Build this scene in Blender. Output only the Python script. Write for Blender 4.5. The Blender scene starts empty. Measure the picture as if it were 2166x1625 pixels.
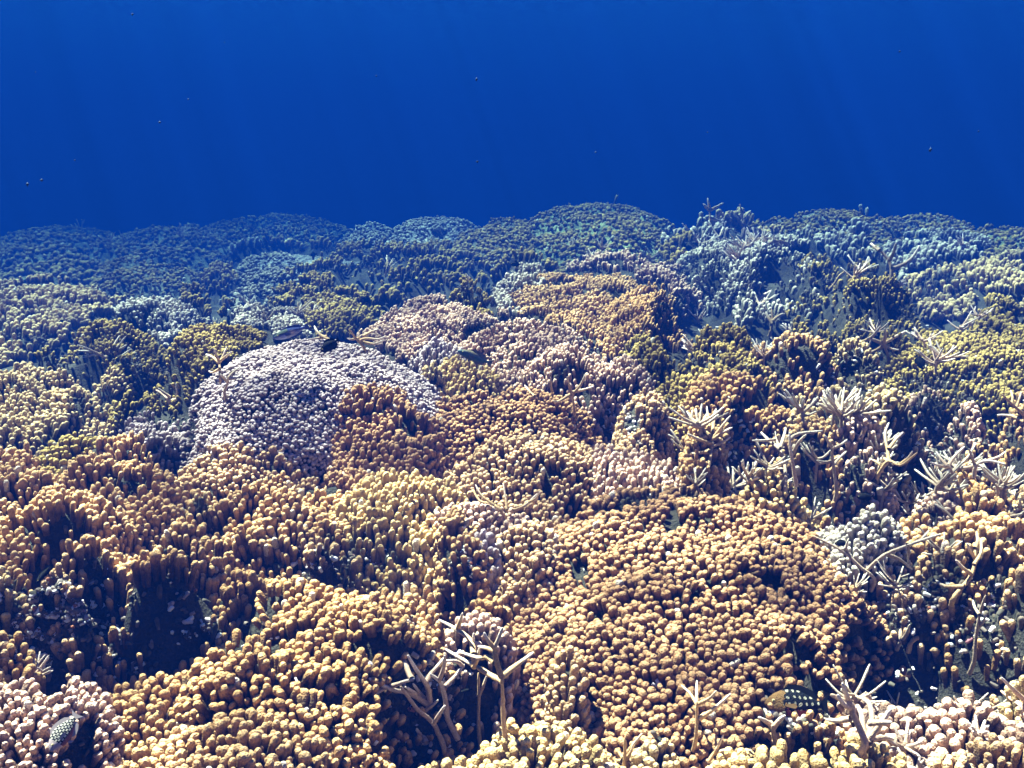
import bpy, math, random
import numpy as np
from mathutils import Vector, Matrix, noise

R = math.radians
rnd = random.Random(11)
scn = bpy.context.scene

# ------------------------------------------------------------------ camera
W, H = 2166, 1625
HFOV, PITCH, CAMZ = 58.0, 11.5, 1.0
FPX = (W / 2) / math.tan(R(HFOV / 2))
cam_d = bpy.data.cameras.new('camera'); cam = bpy.data.objects.new('camera', cam_d)
scn.collection.objects.link(cam); scn.camera = cam
cam_d.angle = R(HFOV); cam_d.clip_start = 0.02; cam_d.clip_end = 400
cam.location = (0, 0, CAMZ); cam.rotation_euler = (R(90 - PITCH), 0, 0)

# ------------------------------------------------------------------ light and water colour
SUN_EL, SUN_AZ = 63.0, 48.0            # azimuth measured from +Y (ahead) towards -X
world = bpy.data.worlds.new('World'); scn.world = world; world.use_nodes = True
nt = world.node_tree; nt.nodes.clear()
sky = nt.nodes.new('ShaderNodeTexSky'); sky.sky_type = 'NISHITA'; sky.sun_disc = False
sky.sun_elevation = R(SUN_EL); sky.sun_rotation = R(-SUN_AZ)
tint = nt.nodes.new('ShaderNodeMixRGB'); tint.blend_type = 'MULTIPLY'; tint.inputs[0].default_value = 1
tint.inputs[2].default_value = (0.10, 0.36, 0.72, 1)     # daylight after its way through sea water
bg = nt.nodes.new('ShaderNodeBackground'); bg.inputs[1].default_value = 0.017
wo = nt.nodes.new('ShaderNodeOutputWorld')
nt.links.new(sky.outputs[0], tint.inputs[1]); nt.links.new(tint.outputs[0], bg.inputs[0]); nt.links.new(bg.outputs[0], wo.inputs[0])
sl = bpy.data.lights.new('sun', 'SUN'); sl.energy = 5.0; sl.angle = R(0.6); sl.color = (1.0, 0.79, 0.63)
so = bpy.data.objects.new('sun', sl); scn.collection.objects.link(so)
sdir = Vector((-math.sin(R(SUN_AZ)) * math.cos(R(SUN_EL)), math.cos(R(SUN_AZ)) * math.cos(R(SUN_EL)), math.sin(R(SUN_EL))))
so.rotation_euler = sdir.to_track_quat('Z', 'Y').to_euler(); so.location = (0, 3, 8)
scn.view_settings.view_transform = 'Standard'; scn.view_settings.look = 'None'
scn.view_settings.gamma = 1; scn.view_settings.exposure = 4.5
HAZE = 0.175
scn.cycles.volume_bounces = 0; scn.cycles.max_bounces = 4; scn.cycles.diffuse_bounces = 1
scn.cycles.transparent_max_bounces = 8; scn.cycles.use_denoising = True

# ------------------------------------------------------------------ helpers
def link(o):
    scn.collection.objects.link(o); return o
def tag(o, label=None, cat=None, group=None, kind=None):
    if label: o['label'] = label
    if cat: o['category'] = cat
    if group: o['group'] = group
    if kind: o['kind'] = kind
    return o
def empty(name, loc):
    o = bpy.data.objects.new(name, None); o.empty_display_size = .02; o.location = loc
    return link(o)
def mesh_np(name, V, F, mats, attrs=None, smooth=True, midx=None):
    """V (n,3); F list/array of tris or list of polygons"""
    me = bpy.data.meshes.new(name)
    if isinstance(F, np.ndarray):
        n, k = F.shape
        me.vertices.add(len(V)); me.vertices.foreach_set('co', np.asarray(V, np.float32).ravel())
        me.loops.add(n * k); me.loops.foreach_set('vertex_index', F.astype(np.int32).ravel())
        me.polygons.add(n); me.polygons.foreach_set('loop_start', np.arange(0, n * k, k, dtype=np.int32))
        me.update(calc_edges=True)
    else:
        me.from_pydata([tuple(v) for v in V], [], F); me.update()
    if smooth: me.polygons.foreach_set('use_smooth', np.ones(len(me.polygons), bool))
    for m in mats: me.materials.append(m)
    if midx is not None: me.polygons.foreach_set('material_index', np.asarray(midx, np.int32))
    for k2, v in (attrs or {}).items():
        a = me.attributes.new(k2, 'FLOAT', 'POINT'); a.data.foreach_set('value', np.asarray(v, np.float32))
    me.validate()
    return me
def mobj(name, me, parent=None, loc=(0, 0, 0)):
    o = bpy.data.objects.new(name, me); o.location = loc
    if parent: o.parent = parent
    return link(o)
cp, sp = math.cos(R(PITCH)), math.sin(R(PITCH))
def ray(px, py):
    u, v = (px - W / 2) / FPX, -(py - H / 2) / FPX
    d = Vector((u, cp + v * sp, -sp + v * cp)); return d.normalized()
def P(px, py, d):
    return Vector((0, 0, CAMZ)) + ray(px, py) * d
def proj(x, y, z):
    z = z - CAMZ
    dep = y * cp - z * sp; up = y * sp + z * cp
    return W / 2 + FPX * x / dep, H / 2 - FPX * up / dep, dep
# distance of the reef along a pixel's ray, from the size of the coral fingers seen there
DX = [0, 500, 1083, 1600, 2166]
DY = [430, 460, 500, 550, 600, 700, 800, 900, 1000, 1200, 1400, 1625, 1800]
DT = np.array([[30, 25, 14, 12, 15], [24, 19, 10.5, 8.8, 12], [18, 14, 7.5, 6.8, 9.0], [13, 10, 5.2, 5.0, 7.0],
               [8.0, 6.5, 3.9, 4.0, 5.6], [5.2, 4.0, 3.1, 3.2, 4.1], [3.9, 3.1, 2.8, 2.85, 3.3], [3.0, 2.65, 2.5, 2.5, 2.75],
               [2.4, 2.35, 2.25, 2.2, 2.4], [1.95, 1.9, 1.85, 1.8, 1.9], [1.68, 1.62, 1.6, 1.58, 1.62],
               [1.42, 1.40, 1.40, 1.38, 1.42], [1.25, 1.23, 1.22, 1.22, 1.25]])
DT[:4] *= 1.35; DT[4] *= 1.12
def D(px, py):
    px = min(max(px, -400), 2566)
    col = [np.interp(py, DY, DT[:, j]) for j in range(5)]
    if px < 0: return col[0] + (col[0] - col[1]) * (-px / 500) * .4
    return float(np.interp(px, DX, col))

# ------------------------------------------------------------------ materials
class NT:
    def __init__(s, name):
        s.m = bpy.data.materials.new(name); s.m.use_nodes = True; s.t = s.m.node_tree
        s.b = s.t.nodes['Principled BSDF']; s.out = s.t.nodes['Material Output']
    def n(s, typ, **kw):
        x = s.t.nodes.new('ShaderNode' + typ)
        for k, v in kw.items():
            if k[0] == 'i' and k[1:].isdigit(): x.inputs[int(k[1:])].default_value = v
            else: setattr(x, k, v)
        return x
    def l(s, a, b): s.t.links.new(a, b)
    def math(s, op, a, b=None, c=None):
        x = s.n('Math', operation=op)
        for i, v in enumerate((a, b, c)):
            if v is None: continue
            if isinstance(v, (int, float)): x.inputs[i].default_value = v
            else: s.l(v, x.inputs[i])
        return x.outputs[0]
    def ramp(s, fac, stops, interp='LINEAR'):
        x = s.n('ValToRGB'); e = x.color_ramp; e.interpolation = interp
        while len(e.elements) < len(stops): e.elements.new(.5)
        for el, (p, c) in zip(e.elements, stops): el.position = p; el.color = (*c, 1) if len(c) == 3 else c
        s.l(fac, x.inputs[0]); return x.outputs[0]
    def mix(s, fac, a, b, mode='MIX'):
        x = s.n('MixRGB', blend_type=mode)
        for i, v in zip((0, 1, 2), (fac, a, b)):
            if isinstance(v, (int, float)): x.inputs[i].default_value = v
            elif isinstance(v, tuple): x.inputs[i].default_value = (*v, 1)
            else: s.l(v, x.inputs[i])
        return x.outputs[0]
    def noise(s, vec, scale, detail=2, out=0):
        x = s.n('TexNoise'); x.inputs['Scale'].default_value = scale; x.inputs['Detail'].default_value = detail
        if vec is not None: s.l(vec, x.inputs['Vector'])
        return x.outputs[out]
    def bump(s, h, strength, dist):
        x = s.n('Bump'); x.inputs['Strength'].default_value = strength; x.inputs['Distance'].default_value = dist
        s.l(h, x.inputs['Height']); s.l(x.outputs[0], s.b.inputs['Normal'])

def coral_mat(name, tipc, midc, lowc, var=.24, pale=.988, stip=1.0):
    k = NT(name)
    at = k.n('Attribute', attribute_name='tip').outputs['Fac']
    oi = k.n('ObjectInfo').outputs['Random']; g = k.n('NewGeometry')
    r = k.math('FRACT', k.math('ADD', oi, k.math('MULTIPLY', g.outputs['Random Per Island'], 7.31)))
    pos = g.outputs['Position']
    col = k.ramp(at, [(0, tuple(c * .6 for c in lowc)), (.5, lowc), (.74, tuple(.4 * a + .6 * b for a, b in zip(lowc, midc))), (.86, midc), (1, tipc)])  # brown shafts and pale tips; shafts darkened further to paint shade between fingers
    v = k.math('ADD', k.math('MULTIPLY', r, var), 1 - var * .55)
    col = k.mix(1, col, k.mix(1, (1, 1, 1), v, 'MULTIPLY'), 'MULTIPLY')
    # slow drift of tissue colour across the colony
    n2 = k.noise(pos, 9, 3)
    col = k.mix(k.math('MULTIPLY', k.math('SUBTRACT', n2, .46), 1.2), col, tuple(min(1, c * f) for c, f in zip(midc, (1.15, 1.1, .9))))
    n4 = k.noise(pos, 75, 3)
    col = k.mix(1, col, k.ramp(n4, [(.3, (.66, .60, .55)), (.5, (1, 1, 1)), (.7, (1.0, 1.0, 1.0))]), 'MULTIPLY')
    # bleached or scarred tips
    pl = k.math('MULTIPLY', k.math('GREATER_THAN', r, pale), k.math('GREATER_THAN', at, .5))
    col = k.mix(k.math('MULTIPLY', pl, k.math('MULTIPLY', at, .7)), col, (.66, .60, .56))
    # polyps
    vo = k.n('TexVoronoi'); vo.inputs['Scale'].default_value = 300; k.l(pos, vo.inputs['Vector'])
    st = k.ramp(vo.outputs['Distance'], [(.0, (.42, .36, .32)), (.5, (1, 1, 1)), (1, (1.0, 1.0, 1.0))])
    col = k.mix(.75 * stip, col, st, 'MULTIPLY')
    k.l(col, k.b.inputs['Base Color']); k.b.inputs['Roughness'].default_value = .75
    k.b.inputs['Specular IOR Level'].default_value = .15
    n3 = k.noise(pos, 160, 3)
    k.bump(k.math('ADD', k.math('MULTIPLY', vo.outputs['Distance'], .5), n3), .8, .0045)
    return k.m
CM = {
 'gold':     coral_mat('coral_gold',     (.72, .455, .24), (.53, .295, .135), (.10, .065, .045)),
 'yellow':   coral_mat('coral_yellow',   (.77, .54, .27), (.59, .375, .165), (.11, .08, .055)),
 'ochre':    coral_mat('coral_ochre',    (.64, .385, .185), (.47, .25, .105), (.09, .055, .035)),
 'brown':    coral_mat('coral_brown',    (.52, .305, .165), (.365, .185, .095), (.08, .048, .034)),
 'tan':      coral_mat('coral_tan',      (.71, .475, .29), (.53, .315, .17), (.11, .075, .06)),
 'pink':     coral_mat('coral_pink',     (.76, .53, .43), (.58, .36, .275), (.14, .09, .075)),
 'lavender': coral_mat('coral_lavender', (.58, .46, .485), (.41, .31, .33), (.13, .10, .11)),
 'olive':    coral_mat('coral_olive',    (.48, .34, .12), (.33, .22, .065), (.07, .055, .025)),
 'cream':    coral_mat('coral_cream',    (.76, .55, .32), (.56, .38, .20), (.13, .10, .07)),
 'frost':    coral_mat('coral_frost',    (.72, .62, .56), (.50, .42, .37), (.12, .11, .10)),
}
def hollow_shade_mat():  # dark encrusted fingers: the shade of the hollows is painted into this colour
    k = NT('coral_hollow_shade'); g = k.n('NewGeometry'); n = k.noise(g.outputs['Position'], 70, 4)
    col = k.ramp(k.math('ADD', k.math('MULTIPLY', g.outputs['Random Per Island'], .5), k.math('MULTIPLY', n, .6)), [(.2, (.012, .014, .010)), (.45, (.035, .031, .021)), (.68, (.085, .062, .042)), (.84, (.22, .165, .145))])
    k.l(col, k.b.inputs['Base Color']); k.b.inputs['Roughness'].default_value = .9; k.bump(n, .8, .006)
    return k.m
M_HOLLOW_SHADE = hollow_shade_mat()
def rock_mat(name, a, b, c, scale=14):
    k = NT(name); pos = k.n('NewGeometry').outputs['Position']
    n1 = k.noise(pos, scale, 6); n2 = k.noise(pos, scale * 9, 4)
    col = k.ramp(n1, [(.3, a), (.55, b), (.75, c)])
    col = k.mix(k.ramp(n2, [(.52, (0, 0, 0)), (.68, (1, 1, 1))]), col, tuple(min(1, x * 2.4) for x in b))
    k.l(col, k.b.inputs['Base Color']); k.b.inputs['Roughness'].default_value = .9
    k.bump(k.math('ADD', n1, k.math('MULTIPLY', n2, .5)), 1, .02)
    return k.m
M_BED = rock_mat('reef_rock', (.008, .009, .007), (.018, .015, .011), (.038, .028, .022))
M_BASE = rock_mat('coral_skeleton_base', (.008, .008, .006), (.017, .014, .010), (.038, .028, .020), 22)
def boulder_mat(name, a, b):
    k = NT(name); pos = k.n('NewGeometry').outputs['Position']
    n1 = k.noise(pos, 5, 6); n2 = k.noise(pos, 55, 4)
    vo = k.n('TexVoronoi'); vo.inputs['Scale'].default_value = 26; k.l(pos, vo.inputs['Vector'])
    col = k.ramp(n1, [(.35, tuple(x * .45 for x in a)), (.5, a), (.68, b)])
    col = k.mix(k.ramp(n2, [(.5, (0, 0, 0)), (.62, (1, 1, 1))]), col, tuple(x * .35 for x in a))
    k.l(col, k.b.inputs['Base Color']); k.b.inputs['Roughness'].default_value = .85
    k.bump(k.math('ADD', k.math('MULTIPLY', vo.outputs['Distance'], .8), n2), 1, .03)
    return k.m
M_BOULDER = {'green': boulder_mat('boulder_coral_green', (.20, .22, .10), (.42, .42, .22)),
             'lilac': boulder_mat('boulder_coral_lilac', (.24, .22, .24), (.46, .42, .44)),
             'drab': boulder_mat('boulder_coral_drab', (.13, .12, .08), (.26, .24, .16))}
def stag_mat(name, a, tipc):
    k = NT(name); g = k.n('NewGeometry'); pos = g.outputs['Position']
    at = k.n('Attribute', attribute_name='tip').outputs['Fac']
    oi = k.n('ObjectInfo').outputs['Random']
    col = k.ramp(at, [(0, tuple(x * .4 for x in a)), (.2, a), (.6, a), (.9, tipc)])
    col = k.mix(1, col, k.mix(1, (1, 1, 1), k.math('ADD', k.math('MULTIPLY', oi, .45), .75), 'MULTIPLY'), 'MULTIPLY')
    vo = k.n('TexVoronoi'); vo.inputs['Scale'].default_value = 330; k.l(pos, vo.inputs['Vector'])
    col = k.mix(.8, col, k.ramp(vo.outputs['Distance'], [(0, (1.0, .98, .95)), (.6, (.62, .55, .5))]), 'MULTIPLY')
    k.l(col, k.b.inputs['Base Color']); k.b.inputs['Roughness'].default_value = .7
    k.b.inputs['Specular IOR Level'].default_value = .15
    k.bump(k.math('SUBTRACT', 1.0, vo.outputs['Distance']), .4, .002)
    return k.m
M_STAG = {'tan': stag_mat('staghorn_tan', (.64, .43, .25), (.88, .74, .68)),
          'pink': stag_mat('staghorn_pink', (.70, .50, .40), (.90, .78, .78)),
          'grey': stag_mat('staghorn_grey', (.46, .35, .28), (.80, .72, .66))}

# ------------------------------------------------------------------ terrain (reef bed)
SKX = [0, 250, 400, 600, 850, 1100, 1160, 1350, 1450, 1900, 2050, 2166]; SKY = [500, 495, 478, 456, 470, 458, 425, 425, 445, 450, 468, 480]
def skyline(px): return float(np.interp(px, SKX, SKY))
anch = []
for py in (432, 445, 460, 480, 500, 525, 550, 575, 600, 650, 700, 750, 800, 850, 900, 950, 1000, 1100, 1200, 1300, 1400, 1500, 1625, 1760):
    for px in range(-300, 2500, 140):
        if py < skyline(px) + 8: continue
        d = D(px, py); p = P(px, py, d); off = .22 + .02 * max(0, d - 3)
        anch.append((p.x, p.y, p.z - off))
A = np.array(anch)
def ground_z(x, y):
    x = np.atleast_1d(np.asarray(x, float)); y = np.atleast_1d(np.asarray(y, float)); out = np.empty(len(x))
    for s in range(0, len(x), 4000):
        dx = x[s:s + 4000, None] - A[None, :, 0]; dy = y[s:s + 4000, None] - A[None, :, 1]
        d2 = dx * dx + dy * dy
        sc = .02 + .010 * (y[s:s + 4000, None] ** 2)
        w = 1 / (d2 + sc * .25) ** 2
        out[s:s + 4000] = (w * A[None, :, 2]).sum(1) / w.sum(1)
    return out
# hollows seen as black pockets: px, py, half width, half height, depth
HOLES = [(310, 1320, 190, 70, .2), (440, 1345, 120, 50, .15), (700, 1235, 130, 22, .12), (60, 1280, 70, 50, .12), (2010, 1290, 170, 100, .2), (1880, 1230, 70, 60, .13), (1500, 590, 70, 42, .2), (1620, 600, 60, 40, .2), (1690, 1500, 95, 50, .16), (920, 1480, 110, 95, .13), (1030, 1450, 50, 60, .13),
         (790, 1180, 100, 36, .16), (960, 1200, 45, 35, .12), (1800, 780, 50, 28, .13), (1990, 830, 70, 36, .16), (1960, 890, 70, 30, .15), (2000, 615, 60, 36, .2), (1430, 670, 55, 42, .16), (600, 1225, 70, 26, .12),
         (430, 1065, 45, 28, .12), (120, 1135, 60, 25, .11), (210, 1190, 55, 26, .11), (340, 1180, 60, 26, .11), (480, 1130, 50, 22, .1), (1010, 1400, 35, 30, .1), (370, 905, 55, 28, .13),
         (340, 810, 60, 34, .14), (1190, 795, 50, 18, .1), (1300, 830, 55, 20, .12), (1450, 770, 60, 24, .12), (1640, 800, 50, 24, .13), (1740, 815, 40, 22, .12), (1890, 800, 60, 24, .13), (1580, 870, 40, 20, .1), (2070, 815, 60, 24, .13),
         (1650, 570, 50, 24, .16), (1730, 610, 50, 36, .18), (1800, 670, 60, 28, .16), (1900, 660, 50, 24, .15), (1560, 640, 60, 26, .13), (900, 585, 60, 18, .15), (760, 575, 50, 18, .15), (1000, 620, 50, 15, .12), (560, 640, 50, 14, .12),
         (300, 770, 60, 28, .16), (150, 760, 60, 24, .16), (60, 720, 60, 20, .16), (210, 860, 70, 24, .16), (1180, 1350, 16, 9, .05), (1265, 1270, 14, 9, .05), (1240, 1385, 18, 9, .05), (1700, 1330, 40, 26, .05), (1620, 1190, 30, 14, .04), (1790, 1400, 40, 24, .07),
         (700, 1130, 36, 20, .1), (560, 1420, 40, 16, .06), (690, 1490, 50, 20, .08), (420, 1500, 36, 16, .06), (780, 1400, 30, 16, .06), (1560, 985, 70, 30, .14), (1700, 970, 70, 30, .15), (1850, 1000, 80, 30, .15), (1980, 1020, 60, 24, .13), (2120, 930, 60, 30, .14), (1960, 1400, 80, 26, .12),
         (1230, 1010, 50, 14, .07), (900, 930, 50, 14, .07), (1050, 690, 40, 16, .1), (1330, 740, 40, 14, .1), (100, 1440, 30, 50, .08), (170, 1560, 30, 40, .07), (1330, 1050, 60, 16, .1), (1480, 1040, 60, 14, .1), (560, 1000, 40, 12, .06), (260, 1020, 50, 16, .08)]
PITS = []
for hx, hy, rx, ry, dp in HOLES:
    q = P(hx, hy, D(hx, hy)); q1, q2 = P(hx, hy + ry, D(hx, hy + ry)), P(hx, hy - ry, D(hx, hy - ry)); f = Vector((q.x, q.y)).normalized()
    PITS.append((q.x, q.y, f.y, -f.x, rx * D(hx, hy) / FPX, max(.02, .5 * (Vector((q2.x, q2.y)) - Vector((q1.x, q1.y))).length), dp))
PG = 100
def pit_grid():
    X, Y = np.meshgrid((np.arange(1400) - 700) / PG, np.arange(1100) / PG); T = np.zeros_like(X)
    for cx, cy, ux, uy, a, b, dp in PITS:
        s1 = ((X - cx) * ux + (Y - cy) * uy) / a; t1 = (-(X - cx) * uy + (Y - cy) * ux) / b; q = s1 * s1 + t1 * t1
        T = np.maximum(T, dp * np.clip((1.5 - q) / .9, 0, 1))
    return T.tolist()
PT = pit_grid()
def pit(x, y):
    i, j = int(x * PG) + 700, int(y * PG)
    return PT[j][i] if 0 <= i < 1400 and 0 <= j < 1100 else 0.0
GG = None
def gz(x, y): return float(ground_z([x], [y])[0])

def build_bed():
    ys = np.concatenate([np.linspace(.2, 3.6, 120), np.linspace(3.65, 9, 90), np.linspace(9.2, 30, 50), np.linspace(32, 120, 16)])
    NX = 150; V = []; 
    U = np.linspace(-1, 1, NX)
    for y in ys:
        half = 1.6 + y * 1.1
        V.append(np.stack([U * half, np.full(NX, y), np.zeros(NX)], 1))
    V = np.concatenate(V)
    V[:, 2] = ground_z(V[:, 0], V[:, 1])
    far = np.clip((V[:, 1] - 24) / 14, 0, 1)
    V[:, 2] = V[:, 2] * (1 - far) + far * (-.6 - .03 * (V[:, 1] - 24))
    for i in range(len(V)):
        x, y = V[i, 0], V[i, 1]
        a = .035 * min(1, .5 + y / 6); V[i, 2] -= pit(x, y) * .6
        V[i, 2] += a * noise.noise((x * 5, y * 5, 0)) + a * .7 * noise.noise((x * 13, y * 13, 4)) + .15 * min(1, max(0, (y - 4) / 6)) * noise.noise((x * .8, y * .8, 9))
    r = np.arange(len(ys) - 1)[:, None] * NX + np.arange(NX - 1)[None, :]
    F = np.stack([r, r + 1, r + 1 + NX, r + NX], -1).reshape(-1, 4)
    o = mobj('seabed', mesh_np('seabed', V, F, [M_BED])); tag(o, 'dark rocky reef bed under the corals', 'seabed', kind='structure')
build_bed()

# ------------------------------------------------------------------ finger meshes
def ring_mesh(rings, sides, rg, ell=1.0, jit=.13):
    """rings: (z, radius, cx, cy); closed by an apex"""
    V, T, F = [], [], []
    zmax = rings[-1][0]
    for (z, r, cx, cy) in rings[:-1]:
        for s in range(sides):
            a = 2 * math.pi * s / sides; q = r * (1 + rg.uniform(-jit, jit))
            V.append((cx + q * math.cos(a) * ell, cy + q * math.sin(a), z)); T.append(z / zmax)
    z, r, cx, cy = rings[-1]; V.append((cx, cy, z)); T.append(1)
    n = len(rings) - 1
    for i in range(n - 1):
        for s in range(sides):
            s2 = (s + 1) % sides; a, b, c, d = i * sides + s, i * sides + s2, (i + 1) * sides + s2, (i + 1) * sides + s
            F += [(a, b, c), (a, c, d)]
    for s in range(sides): F.append(((n - 1) * sides + s, (n - 1) * sides + (s + 1) % sides, n * sides))
    return V, T, F
def finger_geo(rg, sides, rings, kind):
    wx, wy = rg.uniform(-.25, .25), rg.uniform(-.25, .25); top = 6 + rg.uniform(-.2, .2)
    neck = rg.uniform(.70, .95)
    if rings == 2: prof = [(1.6, .78), (top - 1.1, .98), (top - .35, .72)]
    elif rings == 4: prof = [(0, .72), (3.6, neck), (top - 1.05, 1.0), (top - .33, .72)]
    else: prof = [(0, .7), (2.2, neck), (4.0, neck * 1.06), (top - 1.35, .98), (top - .75, .97), (top - .22, .62)]
    R1 = [(z, r, wx * (z / 6) ** 2, wy * (z / 6) ** 2) for z, r in prof] + [(top, 0, wx, wy)]
    V, T, F = ring_mesh(R1, sides, rg, 1.45 if kind == 'wide' else 1.0)
    if kind == 'fork':
        a = rg.uniform(0, 6.28); q = rg.uniform(1.0, 1.35); t2 = top - rg.uniform(.5, 1.8)
        R2 = [(z * t2 / top, r * .85, q * min(1, z / 4.) * math.cos(a), q * min(1, z / 4.) * math.sin(a)) for z, r in prof] + [(t2, 0, q * math.cos(a), q * math.sin(a))]
        v2, tt, f2 = ring_mesh(R2, sides, rg); n = len(V)
        V += v2; T += [x * t2 / top for x in tt]; F += [tuple(i + n for i in f) for f in f2]
    return np.array(V, float), np.array(T, float), np.array(F, int)
rg = random.Random(5)
KINDS = ['one', 'one', 'one', 'one', 'wide', 'wide', 'fork', 'fork']
FG_HI = [finger_geo(rg, 8, 6, k) for k in KINDS]
FG_MID = [finger_geo(rg, 6, 2, k) for k in KINDS[:-1] + ['one', 'one', 'wide']]
FG_LOW = [finger_geo(rg, 5, 2, k) for k in ('one',) * 6 + ('wide', 'wide', 'wide', 'fork')]
FM = {}
def finger_mesh(style, v):
    if (style, v) not in FM:
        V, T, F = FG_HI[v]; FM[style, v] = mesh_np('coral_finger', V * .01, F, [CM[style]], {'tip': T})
    return FM[style, v]
def joined(name, fine, coarse, mat, rg, origin, zs=1.0):
    Vs, Ts, Fs, n = [], [], [], 0
    for lst, geos in ((fine, FG_MID), (coarse, FG_LOW)):
        for f in lst:
            p, d, r = f[:3]; V, T, F = geos[rg.randrange(len(geos))]
            M3 = np.array(d.to_track_quat('Z', 'Y').to_matrix() @ Matrix.Rotation(rg.uniform(0, 6.28), 3, 'Z'))
            Vs.append((V * np.array([r, r, r * zs])) @ M3.T + np.array(p - origin)); Ts.append(T); Fs.append(F + n); n += len(V)
    return mesh_np(name, np.concatenate(Vs), np.concatenate(Fs), [mat], {'tip': np.concatenate(Ts)})

# ------------------------------------------------------------------ colonies
class Dome: pass
DOMES = []
def dome(px, pt, hw, pb, style, label, group=None, fr=.0100, sp=1.0, fl=1.0, up=.65, gap=.0, dt=None, db=None, rot=0.0, lump=.02, kind='finger', cat='coral', hx=0.0):
    o = Dome(); dt = dt or D(px, pt) * (.975 if group is None else 1); db = db or D(px, pb) * (1.06 if group is None and kind == 'finger' else 1)
    a, b = P(px, pt, dt), P(px, pb, db)
    fwd = Vector((a.x, a.y)).normalized()
    o.fwd = fwd; o.rgt = Vector((fwd.y, -fwd.x))
    o.L = fr * 6 * fl * .8
    o.c = Vector((a.x, a.y)) + fwd * (.02 + .05 * hw * dt / FPX)
    o.h = max(.07 + .01 * dt, a.z - b.z) + .05 + .02 * dt + hx
    o.top = a.z - o.L * .95; o.zb = o.top - o.h
    o.a = hw * dt / FPX
    o.bf = max(.07, (Vector((b.x, b.y)) - o.c).length); o.bb = max(.08, min(o.bf, o.a) * .9)
    fr *= .63 * (1 if dt < 5 else dt / 5); o.style, o.label, o.group, o.fr, o.sp, o.fl, o.up, o.gap, o.lump, o.kind, o.cat, o.rot = style, label, group, fr, sp, fl, up, gap, lump, kind, cat, rot
    o.d = dt; o.seed = len(DOMES) * 17 + 3
    DOMES.append(o); return o
def d_local(o, x, y):
    v = Vector((x - o.c.x, y - o.c.y)); s, t = v.dot(o.rgt), v.dot(o.fwd)
    if o.rot: c, n = math.cos(o.rot), math.sin(o.rot); s, t = s * c + t * n, -s * n + t * c
    return s / o.a, t / (o.bf if t < 0 else o.bb)
def d_edge(o, ang):
    t = getattr(o, 'tab', None)
    if t is None: t = o.tab = [d_edge0(o, 2 * math.pi * i / 360) for i in range(361)]
    f = (ang % 6.2831853) * 57.29578; i = int(f); return t[i] + (t[min(360, i + 1)] - t[i]) * (f - i)
def d_edge0(o, ang):
    return 1 + .16 * noise.noise((math.cos(ang) * 1.3, math.sin(ang) * 1.3, o.seed)) + .08 * noise.noise((math.cos(ang) * 4, math.sin(ang) * 4, o.seed + 5))
def relief(o, x, y):
    s = 1 if o.d < 4 else 4 / o.d
    t = noise.noise((x * 4.2 * s + o.seed, y * 5.5 * s, o.seed)) + .45 * noise.noise((x * 11 * s, y * 11 * s, o.seed + 2))
    return -pit(x, y) * 1.0 + o.lump * max(1, o.d / 10) * (1.15 * math.tanh(5.5 * t) + .5 * noise.noise((x * 17, y * 17, 3)))
def d_z(o, x, y):
    s, t = d_local(o, x, y)
    if s * s + t * t > 1.65: return None
    r = math.hypot(s, t) / d_edge(o, math.atan2(t, s))
    if r >= 1: return None
    return o.zb + o.h * (1 - r ** 2.2) ** .56 + relief(o, x, y)

exec_list = []
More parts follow.
